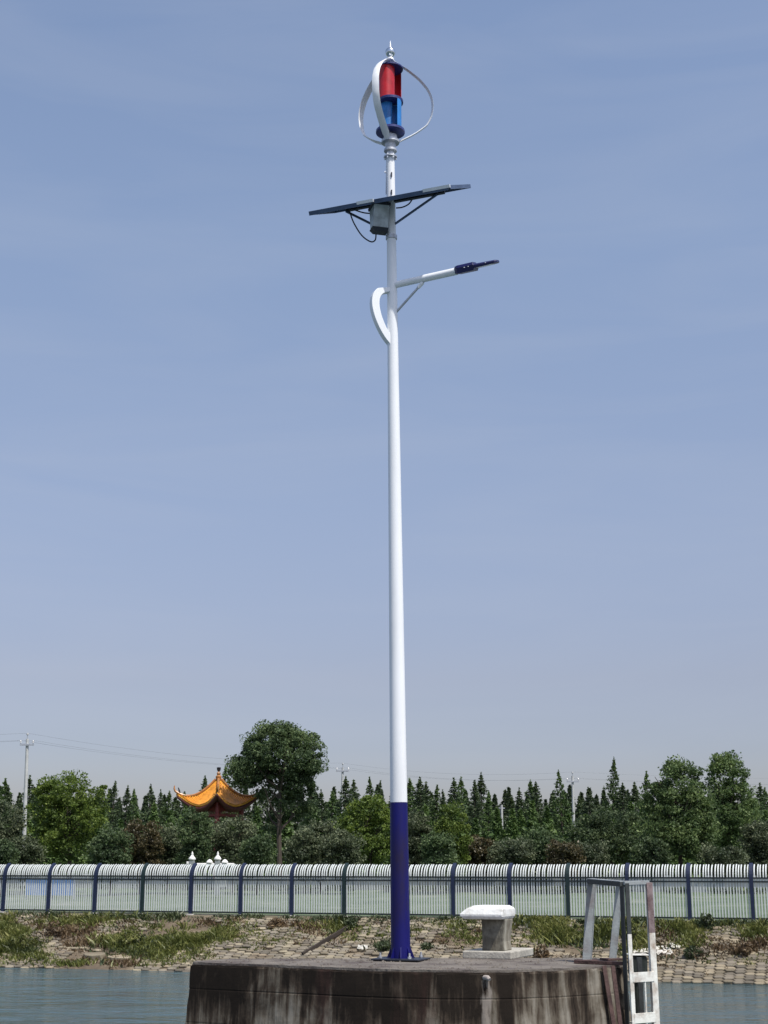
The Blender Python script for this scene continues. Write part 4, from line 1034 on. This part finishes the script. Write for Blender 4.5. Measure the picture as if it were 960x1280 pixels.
# ------------------------------------------------------------------ pavilion
def build_pavilion():
    Y = 96; c = at(272.5, 1000, Y); GZ = 2.5
    root = empty('garden_pavilion', (c.x, Y, GZ), R(0)); tag(root, 'Chinese garden pavilion with orange glazed tile roof and upturned corners among trees', 'pavilion')
    ze = at(272, 1004, Y).z - GZ; zt = at(272, 971, Y).z - GZ; RC = 2.45
    ca = [R(-90 + 90 * k + 5) for k in range(4)]        # corner directions, one facing the viewer
    def surf(k, s, t):       # side k between two corners; s along eave 0..1, t from apex 0 to eave 1
        a, b = ca[k], ca[(k + 1) % 4]
        A = Vector((math.cos(a), math.sin(a), 0)) * RC; B = Vector((math.cos(b), math.sin(b), 0)) * RC
        e = A.lerp(B, s)
        m = abs(2 * s - 1)
        flare = m ** 4
        e *= 1 + 0.10 * flare - 0.04 * (1 - m * m)
        lift = 0.62 * m ** 2.6 * t ** 3 - 0.20 * (1 - m) * t ** 2
        z = ze + (zt - ze) * ((1 - t) ** 2.1 * 0.92 + (1 - t) * 0.08) + lift
        return Vector((e.x * t, e.y * t, z))
    NS, NT = 32, 14
    for k in range(4):
        vs = []; fs = []
        for i in range(NS + 1):
            for j in range(NT + 1):
                vs.append(surf(k, i / NS, max(0.04, j / NT)))
        n = NT + 1
        for i in range(NS):
            for j in range(NT): fs.append((i * n + j, i * n + j + 1, (i + 1) * n + j + 1, (i + 1) * n + j))
        o = mesh_obj('roof_slope', vs, fs, M['roof'], root, True)
        so = o.modifiers.new('solid', 'SOLIDIFY'); so.thickness = 0.10; so.offset = -1
        # tile ribs run from the eave up until they meet the hip
        mb = MB()
        for i in range(1, 30):
            s = i / 30; m = abs(2 * s - 1); pts = []
            for j in range(9):
                t = 1 - (1 - m * 0.96) * j / 9 * 0.98
                if t < 0.06: break
                ss = 0.5 + (s - 0.5) / t if t > 1e-3 else 0.5
                if not 0 <= ss <= 1: break
                pts.append(surf(k, ss, t) + Vector((0, 0, 0.03)))
            if len(pts) > 1: mb.tube(pts, 0.060, 5)
        kind(mb.build('tile_ribs', M['rib'], o), 'stuff')
        # dark red underside and eave board
        vs = []; fs = []
        for i in range(NS + 1):
            p = surf(k, i / NS, 1.0); q = surf(k, i / NS, 0.62)
            vs += [p + Vector((0, 0, -0.12)), Vector((p.x * .97, p.y * .97, p.z - 0.30)), Vector((q.x, q.y, min(q.z, p.z) - 0.32))]
        for i in range(NS):
            for j in range(2): fs.append((i * 3 + j, (i + 1) * 3 + j, (i + 1) * 3 + j + 1, i * 3 + j + 1))
        e = mesh_obj('eave', vs, fs, M['darkred'], root, True); so = e.modifiers.new('solid', 'SOLIDIFY'); so.thickness = 0.05
        # hip ridge with its curled horn
        pts = [surf(k, 0.0, t / 14) + Vector((0, 0, 0.08)) for t in range(1, 15)]
        p = pts[-1]; d = Vector((math.cos(ca[k]), math.sin(ca[k]), 0))
        pts += [p + d * 0.10 + Vector((0, 0, 0.08)), p + d * 0.17 + Vector((0, 0, 0.22)), p + d * 0.16 + Vector((0, 0, 0.42))]
        mb = MB(); mb.tube(pts, [0.085] * 14 + [0.075, 0.055, 0.03], 8); h = mb.build('hip_ridge', M['ridge'], root, True)
        q = surf(k, 0.0, 0.93)
        mb = MB(); mb.tube([q + Vector((0, 0, 0.1)), q + d * 0.03 + Vector((0, 0, 0.30)), q + d * 0.10 + Vector((0, 0, 0.48))], [0.08, 0.055, 0.03], 7); mb.build('ridge_beast', M['ridgedark'], h, True)
    mb = MB(); mb.lathe([(0.16, zt - 0.25), (0.20, zt + 0.02), (0.10, zt + 0.12), (0.13, zt + 0.22), (0.06, zt + 0.34), (0.05, zt + 0.38)], 16); mb.build('finial_base', M['ridge'], root, True)
    mb = MB(); mb.lathe([(0.06, zt + 0.36), (0.12, zt + 0.42), (0.13, zt + 0.55), (0.15, zt + 0.58), (0.10, zt + 0.62), (0.02, zt + 0.63)], 16); mb.build('finial', M['ridgedark'], root, True)
    # frame: beams, columns, plinth
    zb = ze - 0.30
    for k in range(4):
        a, b = ca[k], ca[(k + 1) % 4]; r = 1.55
        A = Vector((math.cos(a) * r, math.sin(a) * r, 0)); B = Vector((math.cos(b) * r, math.sin(b) * r, 0))
        mb = MB(); mb.tube([A, A + Vector((0, 0, zb + 0.3))], 0.16, 16); mb.build('column', M['redwood'], root, True)
        mb = MB(); mb.bar(A.lerp(B, .06) + Vector((0, 0, zb)), A.lerp(B, .94) + Vector((0, 0, zb)), 0.16, 0.42); mb.build('beam', M['redwood'], root)
        mb = MB(); mb.bar(A.lerp(B, .06) + Vector((0, 0, zb - 0.5)), A.lerp(B, .94) + Vector((0, 0, zb - 0.5)), 0.09, 0.16); mb.build('tie_beam', M['redwood'], root)
        mb = MB()
        for i in range(1, 14): q = A.lerp(B, i / 14); mb.bar(q + Vector((0, 0, zb - 0.24)), q + Vector((0, 0, zb - 0.42)), 0.04, 0.04, up=Vector((0, 1, 0)))
        mb.build('lattice', M['redwood'], root)
    mb = MB(); mb.box((0, 0, 0.15), (3.0, 3.0, 0.5), R(50)); mb.build('plinth', M['wallpale'], root, bevel=0.03)
    return root
build_pavilion()

# ------------------------------------------------------------------ power poles and wires
def build_poles():
    tops = []
    spec = [(34.5, 918, 30.5, 96, 17, 'nearer concrete power pole with crossarm at the left edge', 931),
            (428.5, 955, 426, 128, 16, 'thin concrete power pole between the large round tree and the lamp', 964),
            (715.5, 966, 718, 124, 15, 'slim pale concrete power pole in front of the tall conifers on the right', 977)]
    for (px, py, bx, Y, aw, lab, ay) in spec:
        t = at(px, py, Y); b = at(bx, 1065, Y); gz = 2.5
        root = empty('power_pole', (b.x, Y, gz)); tag(root, lab, 'power pole', 'concrete power poles beyond the bank')
        T = t - Vector((b.x, Y, gz)); s = Y / F
        mb = MB(); mb.tube([(0, 0, 0), T * 0.5, T * 0.97], [0.155, 0.125, 0.095], 12); mb.build('shaft', M['upole'], root, True)
        mb = MB(); mb.tube([T * 0.97, T], [0.03, 0.03], 8); mb.build('top_pin', M['steel'], root)
        za = at(px, ay, Y).z - gz; hw = aw / 2 * s
        xa = T.x * za / T.z
        mb = MB(); mb.box((xa, -0.12, za), (2 * hw, 0.10, 0.12)); mb.build('crossarm', M['steel'], root)
        ins = []
        for dx in (-hw * 0.9, hw * 0.9):
            mb = MB(); mb.lathe([(0.02, za + 0.05), (0.02, za + 0.12), (0.07, za + 0.13), (0.05, za + 0.19), (0.065, za + 0.22), (0.02, za + 0.30)], 10, (xa + dx, -0.12, 0)); mb.build('insulator', M['porcelain'], root, True)
            ins.append(Vector((b.x + xa + dx, Y - 0.12, gz + za + 0.28)))
        mb = MB(); mb.lathe([(0.06, T.z - 0.05), (0.08, T.z + 0.0), (0.05, T.z + 0.10)], 10, (T.x, 0, 0)); mb.build('insulator', M['porcelain'], root, True)
        ins.append(Vector((t.x, Y, t.z + 0.08))); tops.append(ins)
    far_l = [p + Vector((-45, 4, 0.4)) for p in tops[0]]; far_r = [p + Vector((42, 6, 0.3)) for p in tops[2]]
    chain = [far_l] + tops + [far_r]; nm = ['left arm', 'right arm', 'top pin']
    for j, (A, B) in enumerate(zip(chain, chain[1:])):
        for i in range(3):
            sag = 0.55; pts = [A[i].lerp(B[i], k / 16) - Vector((0, 0, sag * 4 * (k / 16) * (1 - k / 16))) for k in range(17)]
            mb = MB(); mb.tube(pts, 0.0065, 5)
            o = mb.build('power_line', M['wire'], None, True)
            where = ('running off the left edge', 'from the left power pole to the middle one', 'from the middle power pole to the right one', 'running off to the right')[j]
            tag(o, 'thin grey wire on the ' + nm[i] + ', ' + where, 'power line', 'overhead power lines')
build_poles()
# stub post among the trees
def build_stub():
    a = at(627, 1006, 113.5); r = empty('concrete_post', (a.x, 113.5, 2.5)); tag(r, 'short pale concrete post half hidden among the conifers right of the lamp', 'post')
    mb = MB(); mb.tube([(0, 0, 0), (0, 0, a.z - 2.5)], [0.12, 0.09], 10); mb.build('shaft', M['upole'], r, True)
    mb = MB(); mb.box((0, 0, a.z - 2.5 - 0.25), (0.5, 0.08, 0.08)); mb.build('crossarm', M['steel'], r)
build_stub()

# ------------------------------------------------------------------ trees
def build_trees():
    order = ['first', 'second', 'third', 'fourth', 'fifth', 'sixth', 'seventh', 'eighth', 'ninth', 'tenth', 'eleventh', 'twelfth', 'thirteenth', 'fourteenth']
    sections = [
        ('pointed conifer from the left edge', [(2, 976), (15, 985), (42, 973), (51, 980)]),
        ('pointed conifer right of the bright green round tree', [(139, 979), (157, 985), (168, 989), (187, 983), (200, 990), (209, 991)]),
        ('pointed conifer from the left behind the pavilion roof', [(233, 992), (255, 973), (287, 960)]),
        ('pointed conifer to the right of the largest round tree', [(391, 975), (405, 990), (412, 991), (431, 974), (443, 978), (463, 974), (471, 979), (484, 991)]),
        ('pointed conifer to the right of the lamp pole', [(515, 976), (528, 974), (536, 980), (543, 984), (557, 990), (569, 976), (579, 974), (590, 978), (600, 969), (608, 992)]),
        ('pointed conifer to the right of the short concrete post', [(637, 997), (649, 988), (664, 977), (672, 980), (688, 991), (703, 966)]),
        ('pointed conifer to the right of the right power pole', [(727, 998), (740, 987), (760, 950), (776, 982), (793, 981), (810, 967)]),
        ('pointed conifer to the right of the tall broadleaf pair', [(930, 998), (945, 982), (957, 987)])]
    rnd = random.Random(21); i = 0
    for sec, tips in sections:
        for k, (px, py) in enumerate(tips):
            Y = rnd.uniform(112, 122) if (k % 2) else rnd.uniform(122, 132)
            conifer(px, py, Y, order[k] + ' ' + sec, 'pointed conifers of the far row', i, rnd.uniform(0.95, 1.4) * (0.85 if py < 969 and px > 690 else 1.0), i); i += 1
    # distant wood: lower, denser mass behind and between
    def wood(name, n, Y0, Y1, py0, py1, mat, seed, lab=None):
        rg = np.random.default_rng(seed); Ps = []
        for k in range(n):
            px = -420 + 1800 * (k + rg.uniform(-.4, .4)) / n; Y = rg.uniform(Y0, Y1); p = at(px, rg.uniform(py0, py1), Y); h = p.z - 2.5; r = h * rg.uniform(0.20, 0.28)
            m = 2600; t = rg.uniform(0.02, 1, m) ** 1.1; a = rg.uniform(0, 6.283, m); rr = r * (1 - t) ** 0.9 * rg.uniform(0.55, 1.1, m) * (1 + 0.2 * np.sin(t * 40 + a * 2))
            Ps.append(np.stack([p.x + np.cos(a) * rr, Y + np.sin(a) * rr, 2.5 + t * h], 1))
        o = leaves(name, np.concatenate(Ps), 0.30, mat, None, seed, flat=0.3, aspect=0.5)
        return kind(o, 'stuff')
    wood('far_wood', 170, 134, 150, 981, 1003, M['leafpine'], 51)
    wood('young_wood', 94, 104, 112, 1002, 1026, M['leafpine2'], 52)
    # large round trees
    broadleaf('round_tree', 348, 93.7, [(374, 985, 22, 13, .5), (362, 1008, 24, 17, .9), (336, 992, 14, 9, .6), (384, 1016, 14, 12, 1.2), (342, 1030, 13, 10, 1.4), (362, 945, 40, 34, .2), (312, 958, 26, 24, .4), (350, 938, 44, 32, 0), (318, 955, 24, 26, .3), (382, 944, 22, 28, -.3), (391, 966, 12, 17, 0), (304, 972, 14, 16, 0), (366, 975, 22, 18, .2), (345, 918, 26, 14, 0)],
              'largest tree, dark and round crowned, standing right of the orange pavilion', 'tree', 'round crowned broadleaf trees', M['leafdark'], 101, n_clump=600, per=95, leaf=0.165, clump=0.40, trunk=0.20)
    broadleaf('round_tree', 88, 90, [(85, 990, 36, 22, 0), (110, 1000, 20, 26, 0), (60, 1010, 22, 26, 0), (90, 1025, 40, 26, -.2), (78, 1050, 34, 22, 0)],
              'bright green round tree right of the left power pole', 'tree', 'round crowned broadleaf trees', M['leafgreen'], 102, n_clump=300, per=80, leaf=0.17, clump=0.40)
    broadleaf('round_tree', 8, 92, [(5, 1030, 22, 24, 0), (-6, 1055, 26, 22, 0)], 'olive green tree cut by the left edge of the picture', 'tree', 'round crowned broadleaf trees', M['leafgrey'], 103, n_clump=130, per=70, leaf=0.17)
    broadleaf('round_tree', 852, 88, [(846, 980, 29, 28, 0), (850, 1010, 40, 32, 0), (824, 1005, 18, 26, 0), (868, 1034, 24, 26, -.6), (846, 1045, 42, 26, -.3), (847, 959, 13, 12, 0)],
              'tall dense broadleaf tree, left one of the pair on the right', 'tree', 'round crowned broadleaf trees', M['leafmid'], 104, n_clump=420, per=80, leaf=0.17, clump=0.40)
    broadleaf('round_tree', 912, 97, [(911, 972, 23, 26, 0), (916, 1005, 26, 36, 0), (908, 1030, 26, 32, 0), (922, 1050, 22, 24, 0), (902, 957, 12, 11, 0)],
              'tall dense broadleaf tree, right one of the pair on the right', 'tree', 'round crowned broadleaf trees', M['leafmid'], 105, n_clump=340, per=80, leaf=0.17, clump=0.40)
    broadleaf('round_tree', 462, 94, [(462, 1012, 24, 16, 0), (445, 1035, 26, 20, 0), (478, 1040, 20, 22, 0), (455, 1060, 30, 18, 0)],
              'fresh green tree with a flat crown just left of the lamp foot', 'tree', 'round crowned broadleaf trees', M['leafgreen'], 106, n_clump=230, per=75, leaf=0.17, clump=0.36)
    broadleaf('round_tree', 770, 100, [(768, 1034, 34, 22, 0), (738, 1044, 24, 24, 0), (793, 1044, 22, 24, 0), (765, 1058, 44, 20, 0), (720, 1060, 14, 16, 0)],
              'dull brownish green tree left of the broadleaf pair', 'tree', 'round crowned broadleaf trees', M['leafred' if False else 'leafdark'], 107, n_clump=300, per=75, leaf=0.18, clump=0.45)
    # shrubs in front of the trees
    sh = [
        (138, 1058, 24, 22, 'leafdark', 'dark shrub at the right foot of the bright green tree'),
        (175, 1052, 26, 27, 'leafred', 'brownish olive shrub midway between green tree and pavilion'),
        (210, 1056, 20, 22, 'leafgrey', 'olive shrub left of the stone finials'),
        (243, 1040, 18, 26, 'leafdark', 'dark bushy tree below the left end of the pavilion roof'),
        (290, 1045, 30, 22, 'leafgrey', 'wide grey green shrub below the pavilion, pale leaf tips'),
        (322, 1062, 16, 16, 'leafdark', 'dark shrub around the trunk of the largest tree'),
        (380, 1058, 20, 20, 'leafgrey', 'grey green shrub right of the largest tree trunk'),
        (400, 1050, 22, 26, 'leafgrey', 'pale tipped shrub below the middle power pole'),
        (430, 1058, 20, 20, 'leafgrey', 'low pale leaved shrub at the left foot of the fresh green tree'),
        (522, 1045, 16, 30, 'leafgrey', 'pale leaved shrub just right of the lamp foot'),
        (548, 1058, 18, 18, 'leafdark', 'low dark shrub second to the right of the lamp'),
        (566, 1040, 18, 34, 'leafgreen', 'young light green tree right of the lamp in front of conifers'),
        (598, 1062, 24, 15, 'leafred', 'low rusty brown shrub above the bollard'),
        (640, 1064, 26, 13, 'leafgrey', 'low pale shrub right of the rusty brown one'),
        (672, 1058, 22, 20, 'leafdark', 'dark shrub left of the right power pole'),
        (704, 1064, 20, 14, 'leafred', 'brown low shrub at the foot of the right power pole'),
        (738, 1066, 20, 12, 'leafgrey', 'low grey shrub just right of the right power pole'),
        (948, 1050, 18, 24, 'leafgrey', 'pale leaved shrub at the right edge of the picture'),
        (905, 1068, 26, 11, 'leafgrey', 'low sprawling grey shrub in front of the broadleaf pair'),
        (30, 1064, 20, 16, 'leafgrey', 'pale shrub around the foot of the left power pole'),
        (2, 1066, 16, 14, 'leafdark', 'dark low shrub at the left edge of the picture'),
        (815, 1064, 22, 15, 'leafdark', 'dark low shrub left below the broadleaf pair')]
    for k, (px, py, hw, hh, m, lab) in enumerate(sh):
        bl = [(px, py, hw, hh, 0), (px - hw * .45, py + hh * .35, hw * .6, hh * .7, 0), (px + hw * .5, py + hh * .3, hw * .55, hh * .75, 0), (px, py + hh + 6, hw * .95, 14, 0)]
        broadleaf('shrub', px, 84 + (k * 37 % 5), bl, lab, 'shrub', 'shrubs and bushes behind the fence', M[m], 200 + k, n_clump=int(60 + hw * hh / 5), per=75, leaf=0.15, clump=0.30, trunk=0.07)
build_trees()

# ------------------------------------------------------------------ growth on the bank
def bank_from_px(px, py):
    """bank parameters (u, t) seen at a picture point"""
    d = ray(px, py); best = None
    lo, hi = -0.05, 1.05
    for _ in range(26):
        t = (lo + hi) / 2
        # intersect sight line with the line at height of t
        w_guess = None
        u = 15.0
        for _ in range(6):
            w = toe(u) + (TOPW - toe(u)) * t; o = land(0, w, 0); den = d.x * E.y - d.y * E.x
            k = (o.x * E.y - o.y * E.x) / den; u = (Vector((d.x * k, d.y * k, 0)) - land(0, 0, 0)).dot(E)
        zr = CAM_Z + d.z * k; zb = bank_pt(u, t).z
        if zr < zb: hi = t
        else: lo = t
        best = (u, t)
    return best
def blades(name, spots, mat, seed, size=0.16):
    """spots: (px, py, half width px, half height px, count, height)"""
    rg = np.random.default_rng(seed); V = []
    for px, py, hw, hh, n, h in spots:
        n = int(n * 0.95)
        xs = px + rg.normal(size=n) * hw * 0.55; ys = py + rg.normal(size=n) * hh * 0.55
        for x, y in zip(xs, ys):
            u, t = bank_from_px(x, y)
            if t > 1.02 or t < 0.01: continue
            p = bank_pt(u, t, 0.0)
            tuft = 0.5 + 0.9 * max(0, mnoise.noise(Vector((p.x * 0.9, p.y * 0.9, seed))) + 0.35)
            if tuft < 0.62 and rg.uniform() < 0.75: continue
            for _ in range(9):
                a = rg.uniform(0, 6.283); q = p + Vector((rg.normal() * 0.10, rg.normal() * 0.10, -0.02)); hh_ = h * tuft * rg.uniform(0.4, 1.2)
                dx, dy = math.cos(a) * 0.014 * rg.uniform(.8, 2.4), math.sin(a) * 0.014 * rg.uniform(.8, 2.4)
                lx, ly = rg.normal() * 0.5 * hh_, rg.normal() * 0.5 * hh_
                V.append(((q.x - dx, q.y - dy, q.z), (q.x + dx, q.y + dy, q.z), (q.x + lx * .5 + dx * 1.4, q.y + ly * .5 + dy * 1.4, q.z + hh_ * .65), (q.x + lx, q.y + ly, q.z + hh_)))
    V = np.array(V); n = len(V)
    me = bpy.data.meshes.new(name)
    me.vertices.add(4 * n); me.vertices.foreach_set('co', V.reshape(-1))
    me.loops.add(4 * n); me.loops.foreach_set('vertex_index', np.arange(4 * n, dtype=np.int32))
    me.polygons.add(n); me.polygons.foreach_set('loop_start', np.arange(0, 4 * n, 4, dtype=np.int32)); me.polygons.foreach_set('loop_total', np.full(n, 4, dtype=np.int32))
    me.materials.append(mat); me.update(calc_edges=True)
    o = bpy.data.objects.new(name, me); COL.objects.link(o)
    return kind(o, 'stuff')
GREEN = [(730, 1160, 70, 12, 300, .2), (880, 1165, 60, 10, 300, .2), (560, 1158, 60, 7, 180, .14), (300, 1170, 50, 14, 200, .14), (460, 1172, 40, 12, 120, .12), (10, 1172, 36, 22, 620, .30), (40, 1195, 30, 10, 200, .22), (10, 1192, 30, 12, 260, .28), (170, 1175, 46, 20, 520, .26), (215, 1185, 40, 16, 420, .24), (255, 1180, 34, 18, 330, .24),
         (120, 1150, 60, 6, 160, .22), (195, 1203, 40, 5, 150, .18), (290, 1160, 25, 10, 60, .18), (720, 1165, 60, 14, 620, .28), (670, 1160, 30, 9, 200, .24), (790, 1172, 22, 20, 260, .3),
         (430, 1158, 16, 6, 60, .2), (880, 1160, 40, 8, 260, .26), (860, 1180, 26, 8, 110, .22), (940, 1168, 26, 10, 120, .22), (540, 1160, 20, 8, 70, .18), (650, 1180, 30, 10, 110, .2),
         (90, 1205, 30, 4, 70, .18), (600, 1175, 60, 16, 160, .12), (520, 1165, 60, 8, 140, .14), (340, 1180, 60, 12, 110, .12), (400, 1160, 50, 6, 120, .15), (660, 1170, 40, 12, 220, .2), (30, 1155, 60, 8, 240, .2), (910, 1200, 50, 8, 90, .12), (-40, 1175, 30, 20, 260, .28), (-90, 1175, 30, 20, 260, .28), (1000, 1170, 40, 16, 160, .26)]
DRY = [(70, 1160, 26, 12, 260, .24), (95, 1180, 30, 14, 160, .2), (50, 1155, 70, 6, 160, .22), (130, 1160, 40, 10, 160, .22), (150, 1203, 24, 6, 90, .18), (300, 1155, 50, 5, 130, .18), (355, 1158, 36, 5, 130, .18),
       (350, 1165, 40, 10, 90, .12), (440, 1180, 40, 12, 90, .14), (830, 1190, 30, 16, 150, .22), (900, 1185, 40, 12, 170, .22), (945, 1180, 20, 12, 120, .22), (830, 1168, 36, 10, 150, .22),
       (560, 1185, 40, 12, 90, .14), (620, 1160, 40, 8, 110, .18), (690, 1195, 50, 8, 120, .16), (480, 1155, 40, 6, 60, .16), (250, 1195, 30, 6, 110, .16), (900, 1215, 60, 10, 30, .12), (610, 1180, 70, 14, 150, .10), (540, 1180, 40, 14, 100, .10), (400, 1165, 60, 10, 120, .12), (320, 1180, 60, 12, 90, .10), (120, 1195, 80, 10, 120, .12)]
DARK = [(150, 1147, 180, 4, 360, .2), (480, 1150, 200, 4, 300, .18), (800, 1156, 180, 4, 360, .22), (30, 1185, 30, 20, 120, .24), (180, 1185, 70, 16, 160, .2), (480, 1185, 12, 6, 60, .2), (750, 1175, 40, 14, 120, .24), (860, 1200, 30, 5, 60, .2)]
blades('bank_grass', GREEN, M['weed'], 1)
blades('dry_bank_growth', [(a, b, c, d, int(e * 0.7), f * 0.9) for a, b, c, d, e, f in DRY], M['weeddry'], 2)
blades('dark_bank_growth', DARK, M['weeddark'], 3)

def bank_bush(px, py, hw, hh, m, lab, seed):
    u, t = bank_from_px(px, py); p = bank_pt(u, t); s = (p - Vector((0, 0, CAM_Z))).length / F
    root = empty('bank_shrub', p); tag(root, lab, 'shrub', 'shrubs growing on the bank')
    P, Nn = crown_points([(0, 0, hh * s * 0.9, hw * s, hw * s * .8, hh * s)], 26, 34, seed, 0.11)
    leaves('foliage', P, 0.085, M[m], root, seed)
    mb = MB(); rnd = random.Random(seed)
    for k in range(6): mb.tube([(0, 0, -0.05), (rnd.uniform(-.6, .6) * hw * s, rnd.uniform(-.5, .5) * hw * s, hh * s * rnd.uniform(.9, 1.7))], [0.012, 0.004], 5)
    mb.build('stems', M['bark'], root)
for k, b in enumerate([
    (931, 1196, 9, 9, 'weeddry', 'rusty brown bush on the paved bank near the right edge'),
    (884, 1162, 10, 9, 'weeddark', 'dark green plant at the fence foot right of the ladder'),
    (866, 1198, 12, 7, 'weeddark', 'dark olive bush low on the bank right of the ladder'),
    (68, 1172, 9, 10, 'weeddry', 'reddish brown bush on the bank right of the lush grass at left'),
    (30, 1186, 16, 9, 'weed', 'lush green bush above the water at the far left'),
    (160, 1182, 13, 9, 'weed', 'green bush on the bank below the left round tree'),
    (345, 1160, 9, 5, 'weeddry', 'brown low bush under the fence left of the diagonal kerb'),
    (438, 1160, 6, 5, 'weeddark', 'dark little bush at the top of the diagonal kerb'),
    (678, 1200, 7, 8, 'weeddry', 'small brown bush just right of the bollard plinth'),
    (793, 1180, 9, 14, 'weed', 'bright green bush seen between the ladder stiles'),
    (482, 1190, 8, 5, 'weeddark', 'dark plant just left of the lamp base'),
    (533, 1188, 5, 4, 'weeddark', 'small dark plant just right of the lamp base'),
]): bank_bush(*b, 300 + k)

# diagonal kerb, litter and stones on the bank
def build_bank_items():
    a = bank_pt(*bank_from_px(436, 1161), .08); b = bank_pt(*bank_from_px(378, 1196), .08)
    mb = MB(); mb.bar(a, b, 0.09, 0.16); o = mb.build('diagonal_kerb', M['timber'], None, bevel=0.02); tag(o, 'dark diagonal kerb running down the bank left of the lamp', 'kerb')
    rnd = random.Random(6)
    def sheet(px, py, w, d, lab, m=M['plastic']):
        p = bank_pt(*bank_from_px(px, py), .07); vs = []; n = 7; fs = []
        for i in range(n):
            for j in range(n):
                vs.append((w * (i / (n - 1) - .5) + rnd.uniform(-.03, .03), d * (j / (n - 1) - .5) + rnd.uniform(-.03, .03), (j / (n - 1) - .5) * d * 0.42 + rnd.uniform(0, .09)))
        fs = [(i * n + j, (i + 1) * n + j, (i + 1) * n + j + 1, i * n + j + 1) for i in range(n - 1) for j in range(n - 1)]
        o = mesh_obj('litter_sheet', vs, fs, m, loc=p); o.rotation_euler = (0, 0, rnd.uniform(-.6, .2)); tag(o, lab, 'litter')
        so = o.modifiers.new('solid', 'SOLIDIFY'); so.thickness = 0.012
    sheet(826, 1192, 0.75, 0.5, 'crumpled pale sheet lying on the bank just right of the ladder')
    sheet(846, 1186, 0.45, 0.3, 'smaller pale scrap above the crumpled sheet right of the ladder')
    sheet(806, 1193, 0.8, 0.25, 'white sheet scrap seen between the ladder stiles')
    sheet(453, 1188, 0.35, 0.25, 'white plastic scrap on the bank left of the lamp base')
    sheet(484, 1187, 0.30, 0.2, 'white plastic scrap almost touching the lamp base')
    sheet(803, 1167, 0.30, 0.2, 'tiny white scrap high on the bank behind the ladder')
    for px, py, lab in ((118, 1196, 'pale flat stone at the water line left of the platform, third from the right'), (150, 1199, 'long pale stone slab at the water line, second from the right'), (190, 1206, 'pale stone slab at the water line close to the platform'),
                    (20, 1196, 'pale stone at the water line near the left edge'), (60, 1190, 'sandy slab on the bank near the left edge')):
        p = bank_pt(*bank_from_px(px, py), .02); mb = MB(); w = rnd.uniform(.8, 1.3); n = 9; top = []; bot = []
        for k in range(n):
            a = 2 * math.pi * k / n; r = rnd.uniform(.75, 1.1); bot.append((math.cos(a) * w * .5 * r, math.sin(a) * .3 * r, -.1)); top.append((math.cos(a) * w * .46 * r, math.sin(a) * .26 * r, .09 + rnd.uniform(-.02, .03)))
        mb.add(bot + top, [tuple(range(n, 2 * n))] + [(k, (k + 1) % n, n + (k + 1) % n, n + k) for k in range(n)])
        o = mb.build('stone_slab', M['block'], None, bevel=0.02, loc=p); o.rotation_euler = (0.25, 0, rnd.uniform(-.5, .1)); tag(o, lab, 'stone', 'pale stone slabs along the water line')
build_bank_items()
